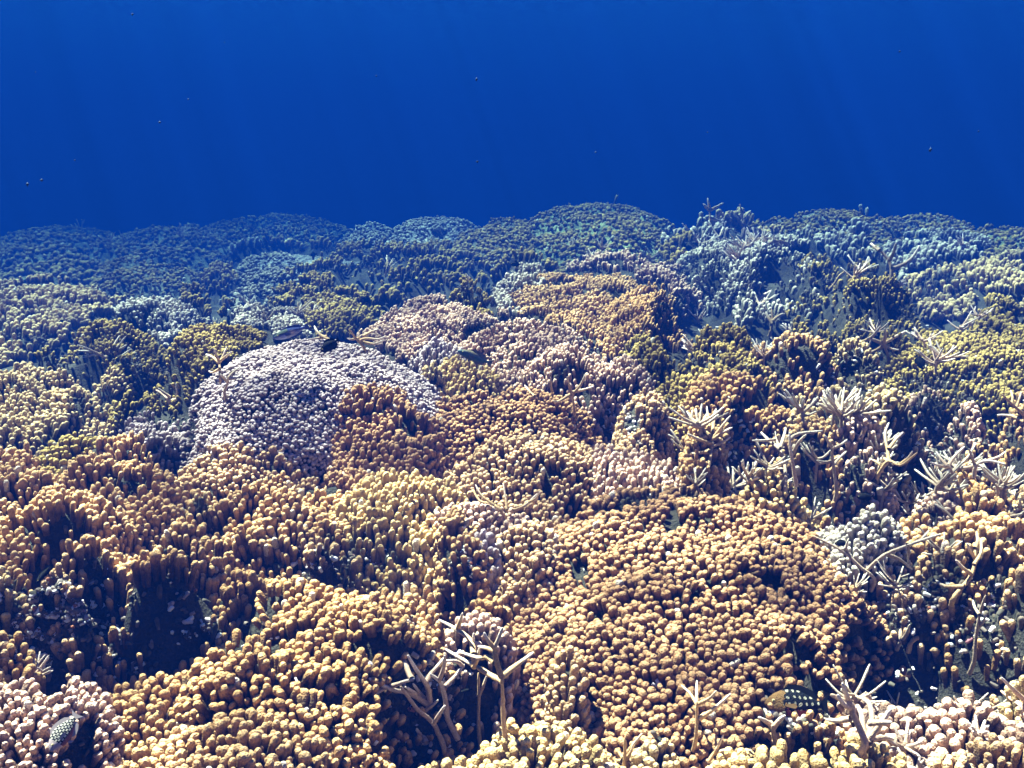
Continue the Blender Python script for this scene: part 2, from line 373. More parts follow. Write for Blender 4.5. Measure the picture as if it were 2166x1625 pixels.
# px, top, half width, bottom, style, label, extras
C = [
 (1472, 1062, 435, 1580, 'brown', 'broad domed brown finger coral mound with tightly packed rounded tips, beside the dark crevice', dict(fr=.0104, sp=.92, fl=.75, up=.3, lump=.012, gap=.02, hx=.055)),
 (650, 1262, 330, 1600, 'ochre', 'large ochre finger coral mound with stepped rows of columns behind the branching staghorn', dict(fr=.0098, up=.5, lump=.018, gap=.04, sp=.94, fl=.85, dt=1.63, db=1.40, hx=.06)),
 (330, 1400, 180, 1600, 'ochre', 'low ochre finger coral shoulder beside the black and white checkered fish', dict(fr=.009, up=.7, gap=.05)),
 (170, 955, 250, 1150, 'gold', 'terraced gold finger coral with pale upright columns on the sloping crest', dict(fr=.0098, up=.8, lump=.045, gap=.12, fl=1.25)),
 (60, 1080, 190, 1230, 'gold', 'gold finger coral terrace with shaded gaps above the small dark oval fish', dict(fr=.0098, up=.82, lump=.045, gap=.16, fl=1.2)),
 (290, 1120, 200, 1260, 'gold', 'gold columns of finger coral stepping down to the deep black hollow', dict(fr=.0100, up=.82, lump=.05, gap=.2, fl=1.25)),
 (540, 925, 210, 1080, 'tan', 'tan finger coral crest of short even knobs in front of the lavender mound', dict(fr=.0095, up=.65, gap=.04)),
 (640, 1030, 220, 1190, 'gold', 'gold finger coral bank of short columns in the middle of the slope', dict(fr=.0098, up=.8, lump=.035, gap=.1, fl=1.15)),
 (850, 1010, 180, 1190, 'yellow', 'sunlit yellow finger coral with tall columns facing a dark undercut', dict(fr=.0098, up=.85, lump=.02, gap=.04, fl=1.4)),
 (820, 880, 190, 1030, 'brown', 'brown finger coral saddle of small knobs between the lavender and the yellow corals', dict(fr=.0095, up=.6, gap=.04)),
 (1060, 833, 250, 980, 'brown', 'wide flat-topped brown finger coral with sunlit pinkish patch on its crown', dict(fr=.0095, up=.4, gap=.02, fl=.8, hx=.04)),
 (1120, 940, 230, 1100, 'tan', 'tan finger coral sheet with dusky grey-brown tips below the flat-topped brown one', dict(fr=.0095, up=.65, gap=.06)),
 (800, 830, 150, 925, 'brown', 'dark brown finger coral with deep shaded columns against the lavender mound', dict(fr=.0098, up=.75, lump=.03, gap=.1, fl=1.2, dt=2.5, db=2.3)),
 (650, 728, 290, 935, 'lavender', 'smooth lavender finger coral dome with fine even knobs under the black damselfish', dict(fr=.0084, sp=.86, fl=.6, up=.3, lump=.012, dt=2.72, db=2.42)),
 (450, 694, 215, 860, 'olive', 'olive finger coral dome behind the lavender one, dark on its steep face', dict(fr=.0100, up=.65, lump=.02, gap=.06, dt=3.6, db=3.2)),
 (930, 636, 190, 740, 'pink', 'pale rosy finger coral bank of loose columns behind the olive-grey fish', dict(fr=.0098, up=.75, lump=.03, gap=.1)),
 (900, 715, 120, 800, 'lavender', 'stout mauve columns of finger coral beside the olive-grey fish', dict(fr=.0105, up=.85, lump=.02, gap=.1, fl=1.5)),
 (985, 735, 95, 830, 'yellow', 'small yellow finger coral cluster right under the olive-grey fish', dict(fr=.0105, up=.8, lump=.02, gap=.1, fl=1.2)),
 (1250, 578, 215, 720, 'gold', 'golden finger coral crest with bright lemon crown on the upper slope', dict(fr=.0102, up=.65, lump=.02, gap=.04)),
 (1110, 670, 150, 780, 'pink', 'pinkish finger coral patch flowing down below the golden crest', dict(fr=.0100, up=.7, lump=.02, gap=.06)),
 (1400, 600, 130, 760, 'ochre', 'ochre finger coral with long shaded face over a black pocket', dict(fr=.0100, up=.8, lump=.02, gap=.1, fl=1.3)),
 (1480, 690, 220, 880, 'olive', 'broad olive-brown finger coral flank shaded between gold clumps', dict(fr=.0100, up=.7, lump=.03, gap=.1)),
 (1240, 740, 180, 860, 'pink', 'pink-tan finger coral with scattered pale columns above a small staghorn', dict(fr=.0098, up=.8, lump=.03, gap=.12, fl=1.2)),
 (1680, 735, 170, 850, 'gold', 'golden knobbly finger coral clumps with dark pits between them', dict(fr=.0110, up=.7, lump=.05, gap=.42, sp=1.1)),
 (1800, 838, 200, 930, 'cream', 'row of cream finger coral knobs over the staghorn thicket', dict(fr=.0115, up=.7, lump=.05, gap=.45, sp=1.1)),
 (1560, 810, 130, 920, 'ochre', 'ochre finger coral clump next to the bushy staghorn', dict(fr=.0105, up=.7, lump=.04, gap=.42)),
 (2120, 680, 235, 860, 'olive', 'high olive-gold finger coral mound with a smooth sunlit ridge', dict(fr=.0100, up=.55, lump=.02, gap=.06)),
 (1350, 925, 130, 1060, 'pink', 'dusty pink finger coral with tall separate columns beside rubble', dict(fr=.0098, up=.85, lump=.03, gap=.1, fl=1.4)),
 (2080, 1055, 190, 1180, 'gold', 'gold finger coral ledge bordering the dark crevice of thin staghorns', dict(fr=.0108, up=.75, lump=.04, gap=.2)),
 (1610, 1005, 120, 1120, 'yellow', 'yellow finger coral knobs peeping over the broad brown mound', dict(fr=.0108, up=.75, lump=.04, gap=.25)),
 (1800, 1070, 120, 1180, 'frost', 'frosty white finger coral clump on the rim of the dark crevice', dict(fr=.0085, up=.7, lump=.04, gap=.2)),
 (1960, 1130, 120, 1230, 'tan', 'tan finger coral tufts half hidden by thin crossing staghorn branches', dict(fr=.0095, up=.75, lump=.05, gap=.35)),
 (2010, 1415, 190, 1640, 'pink', 'knobbly pink and cream coral heap beside the fat pink staghorn', dict(fr=.0112, up=.5, lump=.04, gap=.12, fl=.8)),
 (1080, 1572, 270, 1800, 'yellow', 'bright yellow finger coral crown below the branching staghorns', dict(fr=.0105, up=.5, lump=.015, gap=.01)),
 (430, 1580, 330, 1800, 'gold', 'gold finger coral ridge below the checkered fish', dict(fr=.0095, up=.55, lump=.015, gap=.02)),
 (1720, 1582, 250, 1800, 'yellow', 'yellow finger coral ridge below the white-spotted dark fish', dict(fr=.0108, up=.55, lump=.02, gap=.03)),
 (50, 1450, 150, 1660, 'pink', 'pinkish fine-knobbed coral slope next to the checkered fish', dict(fr=.0075, up=.5, lump=.02, gap=.05)),
 (330, 1215, 150, 1320, 'ochre', 'sparse shaded ochre columns standing in the deep black hollow', dict(fr=.0100, up=.9, lump=.05, gap=.4, fl=1.3)),
 (545, 1175, 140, 1260, 'ochre', 'ochre finger coral tufts at the rim of the deep black hollow', dict(fr=.0100, up=.85, lump=.05, gap=.25, fl=1.2)),
 (890, 1212, 110, 1320, 'gold', 'small golden finger coral bush between two ochre banks', dict(fr=.0100, up=.8, lump=.03, gap=.12, fl=1.3)),
 (1010, 1135, 75, 1250, 'lavender', 'cluster of tall lavender coral columns in a rubble gap', dict(fr=.0105, up=.95, lump=.03, gap=.2, fl=1.6)),
 (1110, 1130, 110, 1250, 'tan', 'tan finger coral spur joining the broad brown mound', dict(fr=.0100, up=.75, lump=.03, gap=.1)),
 (1010, 1050, 130, 1140, 'pink', 'pinkish tan finger coral patch around a small low staghorn', dict(fr=.0098, up=.75, lump=.02, gap=.06)),
 (60, 785, 230, 930, 'cream', 'blue-tinged cream finger coral slope below the fan of thin staghorn twigs', dict(fr=.0110, up=.65, lump=.04, gap=.12)),
 (190, 910, 130, 990, 'olive', 'small olive finger coral hump behind the terraced gold one', dict(fr=.0098, up=.65, lump=.02, gap=.05)),
 (310, 865, 110, 950, 'lavender', 'pale lavender finger coral tuft at the foot of the olive dome', dict(fr=.0095, up=.75, lump=.03, gap=.12)),
 (850, 520, 215, 650, 'olive', 'grey-green finger coral hill covered in fine bright knobs', dict(fr=.0115, up=.6, lump=.07, gap=.2)),
 (690, 590, 130, 690, 'olive', 'greenish gold finger coral clump below the grey-green hill', dict(fr=.0115, up=.65, lump=.05, gap=.15)),
 (80, 600, 170, 700, 'cream', 'pale cream finger coral crest sticking out of the blue distance', dict(fr=.0125, up=.65, lump=.05, gap=.12)),
 (330, 640, 110, 720, 'frost', 'frosty blue-white coral tuft by thin twigs on the hazy slope', dict(fr=.0115, up=.65, lump=.06, gap=.3)),
 (1330, 535, 150, 610, 'pink', 'rosy white finger coral clusters along the top of the golden crest', dict(fr=.0105, up=.65, lump=.05, gap=.15)),
 (2110, 545, 170, 660, 'cream', 'mottled cream and olive coral bank on the hazy far shoulder', dict(fr=.0120, up=.6, lump=.06, gap=.12)),
 (1540, 520, 110, 580, 'frost', 'snow-white coral patch beside the tall staghorn on the skyline', dict(fr=.0110, up=.7, lump=.06, gap=.3)),
 (1760, 560, 140, 640, 'olive', 'dim olive coral clump among black pockets on the far slope', dict(fr=.0115, up=.7, lump=.08, gap=.3)),
 (1850, 620, 150, 720, 'olive', 'olive coral knobs scattered over dark hollows behind the staghorn thicket', dict(fr=.0110, up=.7, lump=.08, gap=.35)),
 (1700, 640, 120, 730, 'olive', 'green-shadowed coral lump sunk between dark pockets', dict(fr=.0110, up=.7, lump=.08, gap=.35)),
 (1640, 520, 110, 600, 'frost', 'blue-white coral tangle with staghorn twigs near the skyline', dict(fr=.0110, up=.7, lump=.08, gap=.35)),
 (1990, 500, 130, 570, 'frost', 'blue-white fine coral sheet below the pale green boulder', dict(fr=.0120, up=.65, lump=.06, gap=.2)),
 (560, 650, 110, 700, 'frost', 'bluish cream coral knobs behind the blue-grey fish', dict(fr=.0105, up=.7, lump=.05, gap=.2)),
 (200, 700, 150, 800, 'olive', 'dull blue-green coral hump behind the fan of thin twigs', dict(fr=.0115, up=.6, lump=.05, gap=.2)),
]
for px, pt, hw, pb, st, lab, ex in C: dome(px, pt, hw, pb, st, lab, **ex)
B = [
 (1260, 448, 175, 520, 'green', 'pale green boulder coral hump topping the skyline', {}),
 (930, 478, 140, 520, 'lilac', 'lilac-topped boulder coral ridge beside the green skyline hump', {}),
 (1060, 474, 100, 520, 'drab', 'drab boulder coral step between the lilac ridge and the green hump', {}),
 (2140, 486, 110, 545, 'green', 'smooth pale green boulder coral dome at the far end of the reef', {}),
 (1950, 470, 150, 510, 'drab', 'low drab boulder coral with wisps on its top near the reef end', {}),
 (1740, 462, 190, 500, 'drab', 'long low drab boulder coral on the skyline beyond the staghorns', {}),
 (580, 548, 95, 640, 'lilac', 'tilted lilac-grey boulder coral slab in the blue haze', dict(rot=.5)),
 (790, 488, 90, 540, 'lilac', 'small lilac boulder coral sloping into blue water', dict(rot=.4)),
 (120, 500, 150, 600, 'drab', 'big shadowy boulder coral almost lost in blue haze', {}),
 (580, 474, 180, 510, 'drab', 'faint distant boulder coral hump melting into the blue', {}),
 (370, 492, 140, 560, 'drab', 'dim low boulder coral in the hazy valley', {}),
 (300, 560, 110, 620, 'drab', 'shaded boulder coral at the bottom of the hazy valley', {}),
]
for px, pt, hw, pb, st, lab, ex in B: dome(px, pt, hw, pb, st, lab, kind='boulder', lump=.07, fr=.012, fl=.45, up=.3, gap=.5, sp=1.15, **ex)

SHORT = 'broad brown mound|large ochre mound|low ochre shoulder|terraced gold coral|gold terrace|gold stepping columns|tan crest|gold bank|sunlit yellow coral|brown saddle|flat-topped brown coral|tan dusky sheet|dark brown coral|lavender dome|olive dome|pale rosy bank|stout mauve columns|small yellow cluster|golden crest|pinkish patch|ochre face over a pocket|olive-brown flank|pink-tan coral|golden clumps|cream knob row|ochre clump|high olive-gold mound|dusty pink columns|gold ledge|yellow knobs|frosty white clump|tan tufts|pink and cream heap|bright yellow crown|gold ridge|yellow ridge|pinkish fine-knobbed slope|sparse shaded columns|ochre tufts|small golden bush|tall lavender columns|tan spur|pinkish tan patch|blue-tinged cream slope|small olive hump|pale lavender tuft|grey-green hill|greenish gold clump|pale cream crest|frosty blue-white tuft|rosy white clusters|mottled cream bank|snow-white patch|dim olive clump|scattered olive knobs|green-shadowed lump|blue-white tangle|blue-white fine sheet|bluish cream knobs|dull blue-green hump|pale green skyline hump|lilac-topped ridge|drab boulder step|smooth pale green boulder|low drab boulder|long drab skyline boulder|tilted lilac slab|small lilac boulder|big shadowy boulder|faint distant hump|dim low boulder|shaded valley boulder'.split('|')
assert len(SHORT) == len(DOMES), (len(SHORT), len(DOMES))
NAMED = list(zip(SHORT, list(DOMES)))
def beside(px, py):
    p = P(px, py, D(px, py)); return min(NAMED, key=lambda q: (q[1].c.x - p.x) ** 2 + (q[1].c.y - q[1].bf * .4 - p.y) ** 2)[0]
COLW = {'frost': 'frosty white'}
# small clumps that fill the slope between the named colonies; hollows stay open
frg = random.Random(77)
def covered(x, y):
    for o in DOMES:
        s, t = d_local(o, x, y)
        if s * s + t * t < .92: return True
    return False
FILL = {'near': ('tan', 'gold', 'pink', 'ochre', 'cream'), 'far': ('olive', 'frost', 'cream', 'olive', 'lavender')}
py = 1600
while py > 436:
    stepx = 90 if py > 700 else 70
    for px in range(-420, 2600, stepx):
        qx, qy = px + frg.uniform(-35, 35), py + frg.uniform(-12, 12)
        if any(((qx - hx) / rx) ** 2 + ((qy - hy) / ry) ** 2 < 1 for hx, hy, rx, ry, dp in HOLES): continue
        if qy < skyline(qx) + 6: continue
        d = D(qx, qy); p = P(qx, qy, d)
        if covered(p.x, p.y): continue
        if frg.random() < .18: continue
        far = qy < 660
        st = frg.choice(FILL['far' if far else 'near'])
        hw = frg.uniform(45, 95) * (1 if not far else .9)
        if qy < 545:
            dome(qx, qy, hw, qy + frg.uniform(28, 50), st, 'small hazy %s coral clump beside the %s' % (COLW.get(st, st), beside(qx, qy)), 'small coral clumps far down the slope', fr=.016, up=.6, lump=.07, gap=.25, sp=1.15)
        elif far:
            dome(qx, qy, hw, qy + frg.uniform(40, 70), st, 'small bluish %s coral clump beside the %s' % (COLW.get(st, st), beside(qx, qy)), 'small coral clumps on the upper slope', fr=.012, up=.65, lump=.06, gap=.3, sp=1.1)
        else:
            dome(qx, qy, hw * .9, qy + frg.uniform(60, 100), st, 'small low %s finger coral clump beside the %s' % (COLW.get(st, st), beside(qx, qy)), 'small finger coral clumps between the mounds', fr=.0095, up=.8, lump=.05, gap=.3, sp=1.1)
    py -= 62 if py > 700 else (34 if py > 545 else 22)
print('DOMES', len(DOMES))

def dome_mesh(o, mat, n_r, n_a, extra=0.0):
    V, F = [], []
    for i in range(n_r + 1):
        r = min(.999, (i / n_r) ** .75)
        for j in range(n_a):
            an = 2 * math.pi * j / n_a; e = d_edge(o, an); s, t = r * e * math.cos(an), r * e * math.sin(an)
            sx, tx = s * o.a, t * (o.bf if t < 0 else o.bb)
            if o.rot: c, n = math.cos(o.rot), math.sin(o.rot); ss, tt = s, t; 
            if o.rot:
                # undo the local rotation
                sx, tx = s * o.a, t * (o.bf if t < 0 else o.bb); sx, tx = sx * c - tx * n, sx * n + tx * c
            x, y = o.c.x + o.rgt.x * sx + o.fwd.x * tx, o.c.y + o.rgt.y * sx + o.fwd.y * tx
            z = o.zb + o.h * (1 - r ** 2.2) ** .56 + relief(o, x, y) + extra * noise.noise((x * 30, y * 30, 1))
            z -= .008
            if i == n_r: z = o.zb - .12
            V.append((x, y, z))
    for i in range(n_r):
        for j in range(n_a):
            j2 = (j + 1) % n_a; F.append((i * n_a + j, (i + 1) * n_a + j, (i + 1) * n_a + j2, i * n_a + j2))
    org = np.array((o.c.x, o.c.y, o.zb))
    return mesh_np('mound', np.array(V) - org, np.array(F), [mat])

# fingers of every colony: darts thrown on the dome, kept apart by one diameter
def throw(o):
    rg = random.Random(o.seed); sp = o.fr * 2 * o.sp; cell = sp
    area = math.pi * o.a * (o.bf + o.bb) / 2 * 1.5 + o.h * (o.a + o.bf) * 1.5
    n = int(min(40000, area / (sp * sp) * 3.5)); grid = {}; out = []
    for _ in range(n):
        an = rg.uniform(0, 2 * math.pi); r = rg.random() ** .42
        if rg.random() < .35: r = rg.uniform(.8, .995)
        e = d_edge(o, an); s, t = r * e * math.cos(an), r * e * math.sin(an)
        if t > .4: continue
        sx, tx = s * o.a, t * (o.bf if t < 0 else o.bb)
        x, y = o.c.x + o.rgt.x * sx + o.fwd.x * tx, o.c.y + o.rgt.y * sx + o.fwd.y * tx
        z = o.zb + o.h * (1 - min(1, r) ** 2.2) ** .56
        u, v, dep = proj(x, y, z)
        if dep < .3 or u < -400 or u > W + 400 or v > H + 230: continue
        pp = pit(x, y)
        if pp > .03 and rg.random() < min(.9, pp * 8): continue
        if o.gap and noise.noise((x * 11, y * 11, z * 11 + o.seed)) * .5 + .5 < .28 + o.gap * .42 - .12: continue
        k = (int(x // cell), int(y // cell), int(z // cell)); ok = True
        for i in (-1, 0, 1):
            for j in (-1, 0, 1):
                for l in (-1, 0, 1):
                    for q in grid.get((k[0] + i, k[1] + j, k[2] + l), ()):
                        if (q[0] - x) ** 2 + (q[1] - y) ** 2 + (q[2] - z) ** 2 < sp * sp * .47: ok = False; break
                    if not ok: break
                if not ok: break
            if not ok: break
        if not ok: continue
        grid.setdefault(k, []).append((x, y, z)); out.append((x, y, z + relief(o, x, y), r))
    return out
from collections import defaultdict
DG = defaultdict(list)
for o in DOMES:
    m = max(o.a, o.bf, o.bb) * 1.25
    for i in range(int((o.c.x - m) // .4), int((o.c.x + m) // .4) + 1):
        for j in range(int((o.c.y - m) // .4), int((o.c.y + m) // .4) + 1): DG[i, j].append(o)
def hole_map():
    U, Vv = np.meshgrid(np.arange(0, W + 6, 6) + 3, np.arange(0, H + 6, 6) + 3); T = np.zeros(U.shape)
    for hx, hy, rx, ry, dp in HOLES: T = np.maximum(T, np.where(((U - hx) / rx) ** 2 + ((Vv - hy) / ry) ** 2 < 1, dp, 0))
    return T.tolist()
HK = hole_map()
for o in DOMES:
    o.f = []; o.dead = []
    rg = random.Random(o.seed + 1)
    pts = throw(o)
    if not pts: continue
    gzs = ground_z([p[0] for p in pts], [p[1] for p in pts])
    eps = .012
    for (x, y, z, r), g in zip(pts, gzs):
        if z < g - .03: continue
        u, v, dep = proj(x, y, z)
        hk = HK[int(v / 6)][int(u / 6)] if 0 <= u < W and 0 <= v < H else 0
        dead = bool(hk and rg.random() < min(.75, hk * 5))  # fingers over a hollow take the colour with shade painted in
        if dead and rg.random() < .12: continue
        if dep < .3 or u < -380 or u > W + 380 or v > H + 200: continue
        if any(q is not o and (lambda zz: zz is not None and zz > z + .02)(d_z(q, x, y)) for q in DG.get((int(x // .4), int(y // .4)), ())): continue
        zx, zy = d_z(o, x + eps, y), d_z(o, x, y + eps)
        nx = -((zx if zx is not None else z - .04) - z) / eps; ny = -((zy if zy is not None else z - .04) - z) / eps
        nrm = Vector((nx, ny, 1)).normalized()
        d = (nrm * (1 - o.up) + Vector((0, 0, o.up)) + Vector((rg.gauss(0, .09), rg.gauss(0, .09), 0))).normalized()
        rad = o.fr * (rg.uniform(.72, 1.2) if not dead else rg.uniform(.5, .95))
        L = 6 * rad * o.fl * 1.12
        base = Vector((x, y, z)) - d * (L * rg.uniform(.12, .42) + .004)
        (o.dead if dead else o.f).append((base - d * (.012 if dead else 0), d, rad, u, v, dep, rg.randrange(8)))
# which fingers show: nearest tips per small cell of the view
zb = {}
for o in DOMES:
    for f in o.f:
        k = (int(f[3] // 24), int(f[4] // 24)); zb[k] = min(zb.get(k, 99), f[5])
nfin = nst = 0
for o in DOMES:
    org = Vector((o.c.x, o.c.y, o.zb))
    if o.kind == 'boulder':
        me = dome_mesh(o, M_BOULDER[o.style], 26, 64, .02)
        root = empty('boulder_coral', org); tag(root, o.label, 'coral'); mobj('coral_base', me, root)
        if o.f:
            ob = mobj('knob_mass', joined('knob_mass', [], o.f, CM[{'green': 'olive', 'lilac': 'frost', 'drab': 'olive'}[o.style]], random.Random(o.seed), org, o.fl), root); ob['kind'] = 'stuff'
        continue
    if not o.f and not o.dead: continue
    root = empty('finger_coral', org); tag(root, o.label, 'coral', o.group)
    big = o.a > .2
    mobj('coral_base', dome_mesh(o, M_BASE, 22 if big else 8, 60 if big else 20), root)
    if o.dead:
        me = joined('shade_dark_finger_mass', [], o.dead, M_HOLLOW_SHADE, random.Random(o.seed + 9), org, o.fl)
        ob = mobj('shade_dark_finger_mass', me, root); ob['kind'] = 'stuff'; ob['label'] = 'encrusted coral fingers in a hollow, shade painted into their dark colour'
    vis, rest = [], []
    for f in o.f:
        (vis if (0 <= f[3] <= W and 0 <= f[4] <= H + 30 and f[5] < zb[(int(f[3] // 24), int(f[4] // 24))] + .10 and f[2] * 2 / f[5] * FPX > 10) else rest).append(f)
    vis.sort(key=lambda f: f[5]); 
    # the 300 that show largest are parts; the rest one mass
    if len(vis) > 300: rest += vis[300:]; vis = vis[:300]
    rg = random.Random(o.seed + 2)
    for f in vis:
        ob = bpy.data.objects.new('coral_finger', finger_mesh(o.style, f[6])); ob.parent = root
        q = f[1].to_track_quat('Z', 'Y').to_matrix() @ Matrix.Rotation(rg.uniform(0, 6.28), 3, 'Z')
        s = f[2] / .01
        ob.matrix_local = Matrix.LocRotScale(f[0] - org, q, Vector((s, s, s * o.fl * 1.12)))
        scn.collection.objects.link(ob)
    nfin += len(vis)
    # out of sight behind the crests: dropped; seen and close: finer shape
    rest = [f for f in rest if f[5] < zb[(int(f[3] // 24), int(f[4] // 24))] + .36]
    if rest:
        fine = [f for f in rest if f[5] < 2.7 and 0 <= f[3] <= W and f[5] < zb[(int(f[3] // 24), int(f[4] // 24))] + .10]; ids = set(map(id, fine))
        me = joined('finger_mass', [f for f in rest if id(f) in ids], [f for f in rest if id(f) not in ids], CM[o.style], rg, org, o.fl * 1.12)
        ob = mobj('finger_mass', me, root); ob['kind'] = 'stuff'; nst += len(rest)
print('TRIS', sum(len(o.data.polygons) for o in scn.objects if o.type == 'MESH' and o.name.split('.')[0] != 'coral_finger')); print('FINGERS', nfin, 'joined', nst)
#@@DETAILS

# ------------------------------------------------------------------ staghorn corals
def surf(x, y):
    z = gz(x, y) - .6 * pit(x, y)
    for q in DG.get((int(x // .4), int(y // .4)), ()):
        t = d_z(q, x, y)
        if t is not None and t > z: z = t
    return z
def tube_mesh(pts, r0, r1, mat, t0=0.2, t1=1.0, sides=7, rg=rnd):
    """smooth tapered branch through pts with a rounded tip"""
    pts = [Vector(p) for p in pts]; Q = []
    n = len(pts)
    for i in range(n - 1):
        p0, p1, p2, p3 = pts[max(0, i - 1)], pts[i], pts[i + 1], pts[min(n - 1, i + 2)]
        for k in range(3):
            t = k / 3
            Q.append(.5 * ((2 * p1) + (p2 - p0) * t + (2 * p0 - 5 * p1 + 4 * p2 - p3) * t * t + (3 * p1 - p0 - 3 * p2 + p3) * t ** 3))
    Q.append(pts[-1]); m = len(Q); V, T, F = [], [], []
    up = Vector((.31, .2, .9)).normalized()
    for i, q in enumerate(Q):
        tg = (Q[min(m - 1, i + 1)] - Q[max(0, i - 1)]).normalized()
        a = tg.cross(up); a = a.normalized() if a.length > 1e-3 else Vector((1, 0, 0)); b = tg.cross(a)
        f = i / (m - 1); r = r0 + (r1 - r0) * f
        if i == m - 1: r *= .72
        for s in range(sides):
            an = 2 * math.pi * s / sides; rr = r * (1 + rg.uniform(-.14, .14))
            V.append(q + (a * math.cos(an) + b * math.sin(an)) * rr); T.append(t0 + (t1 - t0) * f)
    tip = Q[-1] + (Q[-1] - Q[-2]).normalized() * r1 * .7
    V.append(tip); T.append(t1)
    for i in range(m - 1):
        for s in range(sides):
            s2 = (s + 1) % sides; F.append((i * sides + s, i * sides + s2, (i + 1) * sides + s2, (i + 1) * sides + s))
    for s in range(sides): F.append(((m - 1) * sides + s, (m - 1) * sides + (s + 1) % sides, m * sides))
    return mesh_np('branch', V, F, [mat], {'tip': T})

def hit(px, py, lift=0.0, d0=.9):
    d = d0; r = ray(px, py)
    while d < 30:
        if CAMZ + r.z * d < surf(r.x * d, r.y * d) + lift: return d
        d += .02 if d < 3 else (.04 if d < 6 else .12)
    return d
def traced(label, lines, d, r, kind, fx, seed, group=None):
    """branches followed in the photograph, given depth about the place where the colony stands"""
    rg = random.Random(seed); d1 = hit(*fx(*lines[0][0]), .025) - .02; r *= .82 * d1 / d; d = d1; base = P(*fx(*lines[0][0]), d); root = empty('staghorn_coral', base); tag(root, label, 'coral', group)
    dep = {}
    def depth(x, y):
        for (a, b), v in dep.items():
            if (a - x) ** 2 + (b - y) ** 2 < 1600: return v
        return None
    for L in lines:
        st = depth(*L[0]); st = 0 if st is None else st; k = rg.choice((-1, 1)) * rg.uniform(.010, .03); pts = []
        for i, (x, y) in enumerate(L):
            e = depth(x, y) if i == 0 else None; v = st + k * i if e is None else e
            dep.setdefault((x, y), v); pts.append(P(*fx(x, y), d + v) - base)
        if L is lines[0]:
            pts.insert(0, Vector((0, .012, -.03)))
        ln = sum((pts[i + 1] - pts[i]).length for i in range(len(pts) - 1))
        rr = r * (1.1 if ln > .07 else .9)
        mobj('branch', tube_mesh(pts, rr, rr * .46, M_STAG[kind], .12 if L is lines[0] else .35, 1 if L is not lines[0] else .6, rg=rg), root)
    return root
FX = lambda x, y: (750 + x / 4.925, 1270 + y / 4.925)
HR = [[(1575, 1480), (1555, 1300), (1545, 1100), (1540, 930), (1530, 800)],
      [(1530, 800), (1480, 650), (1460, 500), (1500, 400), (1540, 290)], [(1460, 500), (1390, 420), (1350, 340)], [(1465, 530), (1380, 500), (1290, 480)],
      [(1530, 800), (1680, 680), (1780, 610), (1860, 545)], [(1540, 850), (1400, 770), (1270, 690), (1100, 600), (950, 510)],
      [(1240, 700), (1280, 610), (1300, 500)], [(1240, 690), (1235, 520), (1240, 345)], [(1240, 560), (1210, 420), (1060, 300), (880, 205)],
      [(1070, 300), (1100, 220), (1125, 135)], [(1465, 650), (1380, 590), (1290, 600), (1100, 540)]]
HR2 = [[(1310, 1500), (1290, 1300), (1295, 1000), (1290, 760)], [(1290, 1130), (1120, 1080), (1060, 1000), (1010, 920)], [(1090, 1060), (960, 1010), (820, 975)],
       [(1290, 1060), (1220, 850), (1120, 750)], [(1290, 1000), (1350, 870), (1380, 780)]]
HL = [[(930, 1540), (870, 1380), (800, 1260), (650, 1130), (560, 1010), (480, 900)], [(1080, 1450), (970, 1230), (950, 1050), (920, 920), (880, 840), (790, 770)],
      [(820, 1290), (880, 1190), (940, 1100)], [(880, 840), (930, 700), (940, 575)], [(790, 1100), (770, 940), (740, 860), (640, 720), (555, 575)],
      [(740, 860), (800, 760), (870, 680), (930, 600)], [(760, 800), (690, 680), (640, 585)], [(770, 1090), (650, 1010), (540, 960), (390, 930), (250, 870), (155, 815)],
      [(390, 930), (350, 850), (303, 738)], [(370, 900), (480, 860), (620, 815)], [(340, 905), (250, 950), (160, 990)], [(600, 820), (560, 740), (520, 640), (500, 570)],
      [(740, 1490), (690, 1410), (500, 1350), (370, 1270), (250, 1230), (110, 1130)], [(350, 1260), (400, 1130), (485, 1005)], [(690, 1410), (660, 1370), (645, 1340)],
      [(720, 1450), (700, 1500), (685, 1545)], [(680, 1485), (560, 1475), (445, 1465)], [(690, 1160), (560, 1205), (480, 1180), (435, 1110)],
      [(720, 1160), (800, 1100), (870, 1040)], [(940, 900), (1050, 790), (1140, 670)], [(1130, 690), (1060, 635), (950, 630)], [(910, 870), (970, 810), (1030, 755)],
      [(700, 1040), (620, 960), (530, 905)], [(720, 1020), (660, 940), (610, 870)], [(300, 1240), (250, 1150), (215, 1085)]]
traced('pale pink-tipped staghorn coral thicket spreading many branches between two finger coral mounds', HL, 1.47, .0052, 'pink', FX, 3)
traced('tall tan staghorn coral with a bare trunk and wide forked arms against the brown mound', HR, 1.50, .0055, 'tan', FX, 4)
traced('slim tan staghorn coral stem with a few side arms beside the tall forked one', HR2, 1.53, .0045, 'tan', FX, 6)
ID = lambda x, y: (x, y)
traced('open fan of thin bare staghorn twigs on the hazy slope', [[(225, 790), (225, 768), (224, 755)], [(224, 757), (205, 750), (175, 757)], [(224, 757), (190, 740), (165, 730)], [(222, 756), (200, 745), (166, 742)],
        [(224, 757), (235, 740), (253, 710)], [(230, 748), (248, 735), (266, 712)], [(228, 762), (248, 758), (278, 738)], [(240, 742), (255, 738), (268, 730)]], 3.75, .0065, 'grey', ID, 8)
traced('white-tipped staghorn sprig standing out on the edge of the lavender mound', [[(466, 800), (465, 780), (464, 766)], [(464, 768), (450, 756), (436, 750)], [(464, 768), (458, 752), (452, 738)], [(464, 768), (472, 752), (480, 734)], [(465, 764), (478, 754), (490, 744)], [(465, 780), (450, 788), (442, 785)]], 2.72, .0062, 'tan', ID, 9)
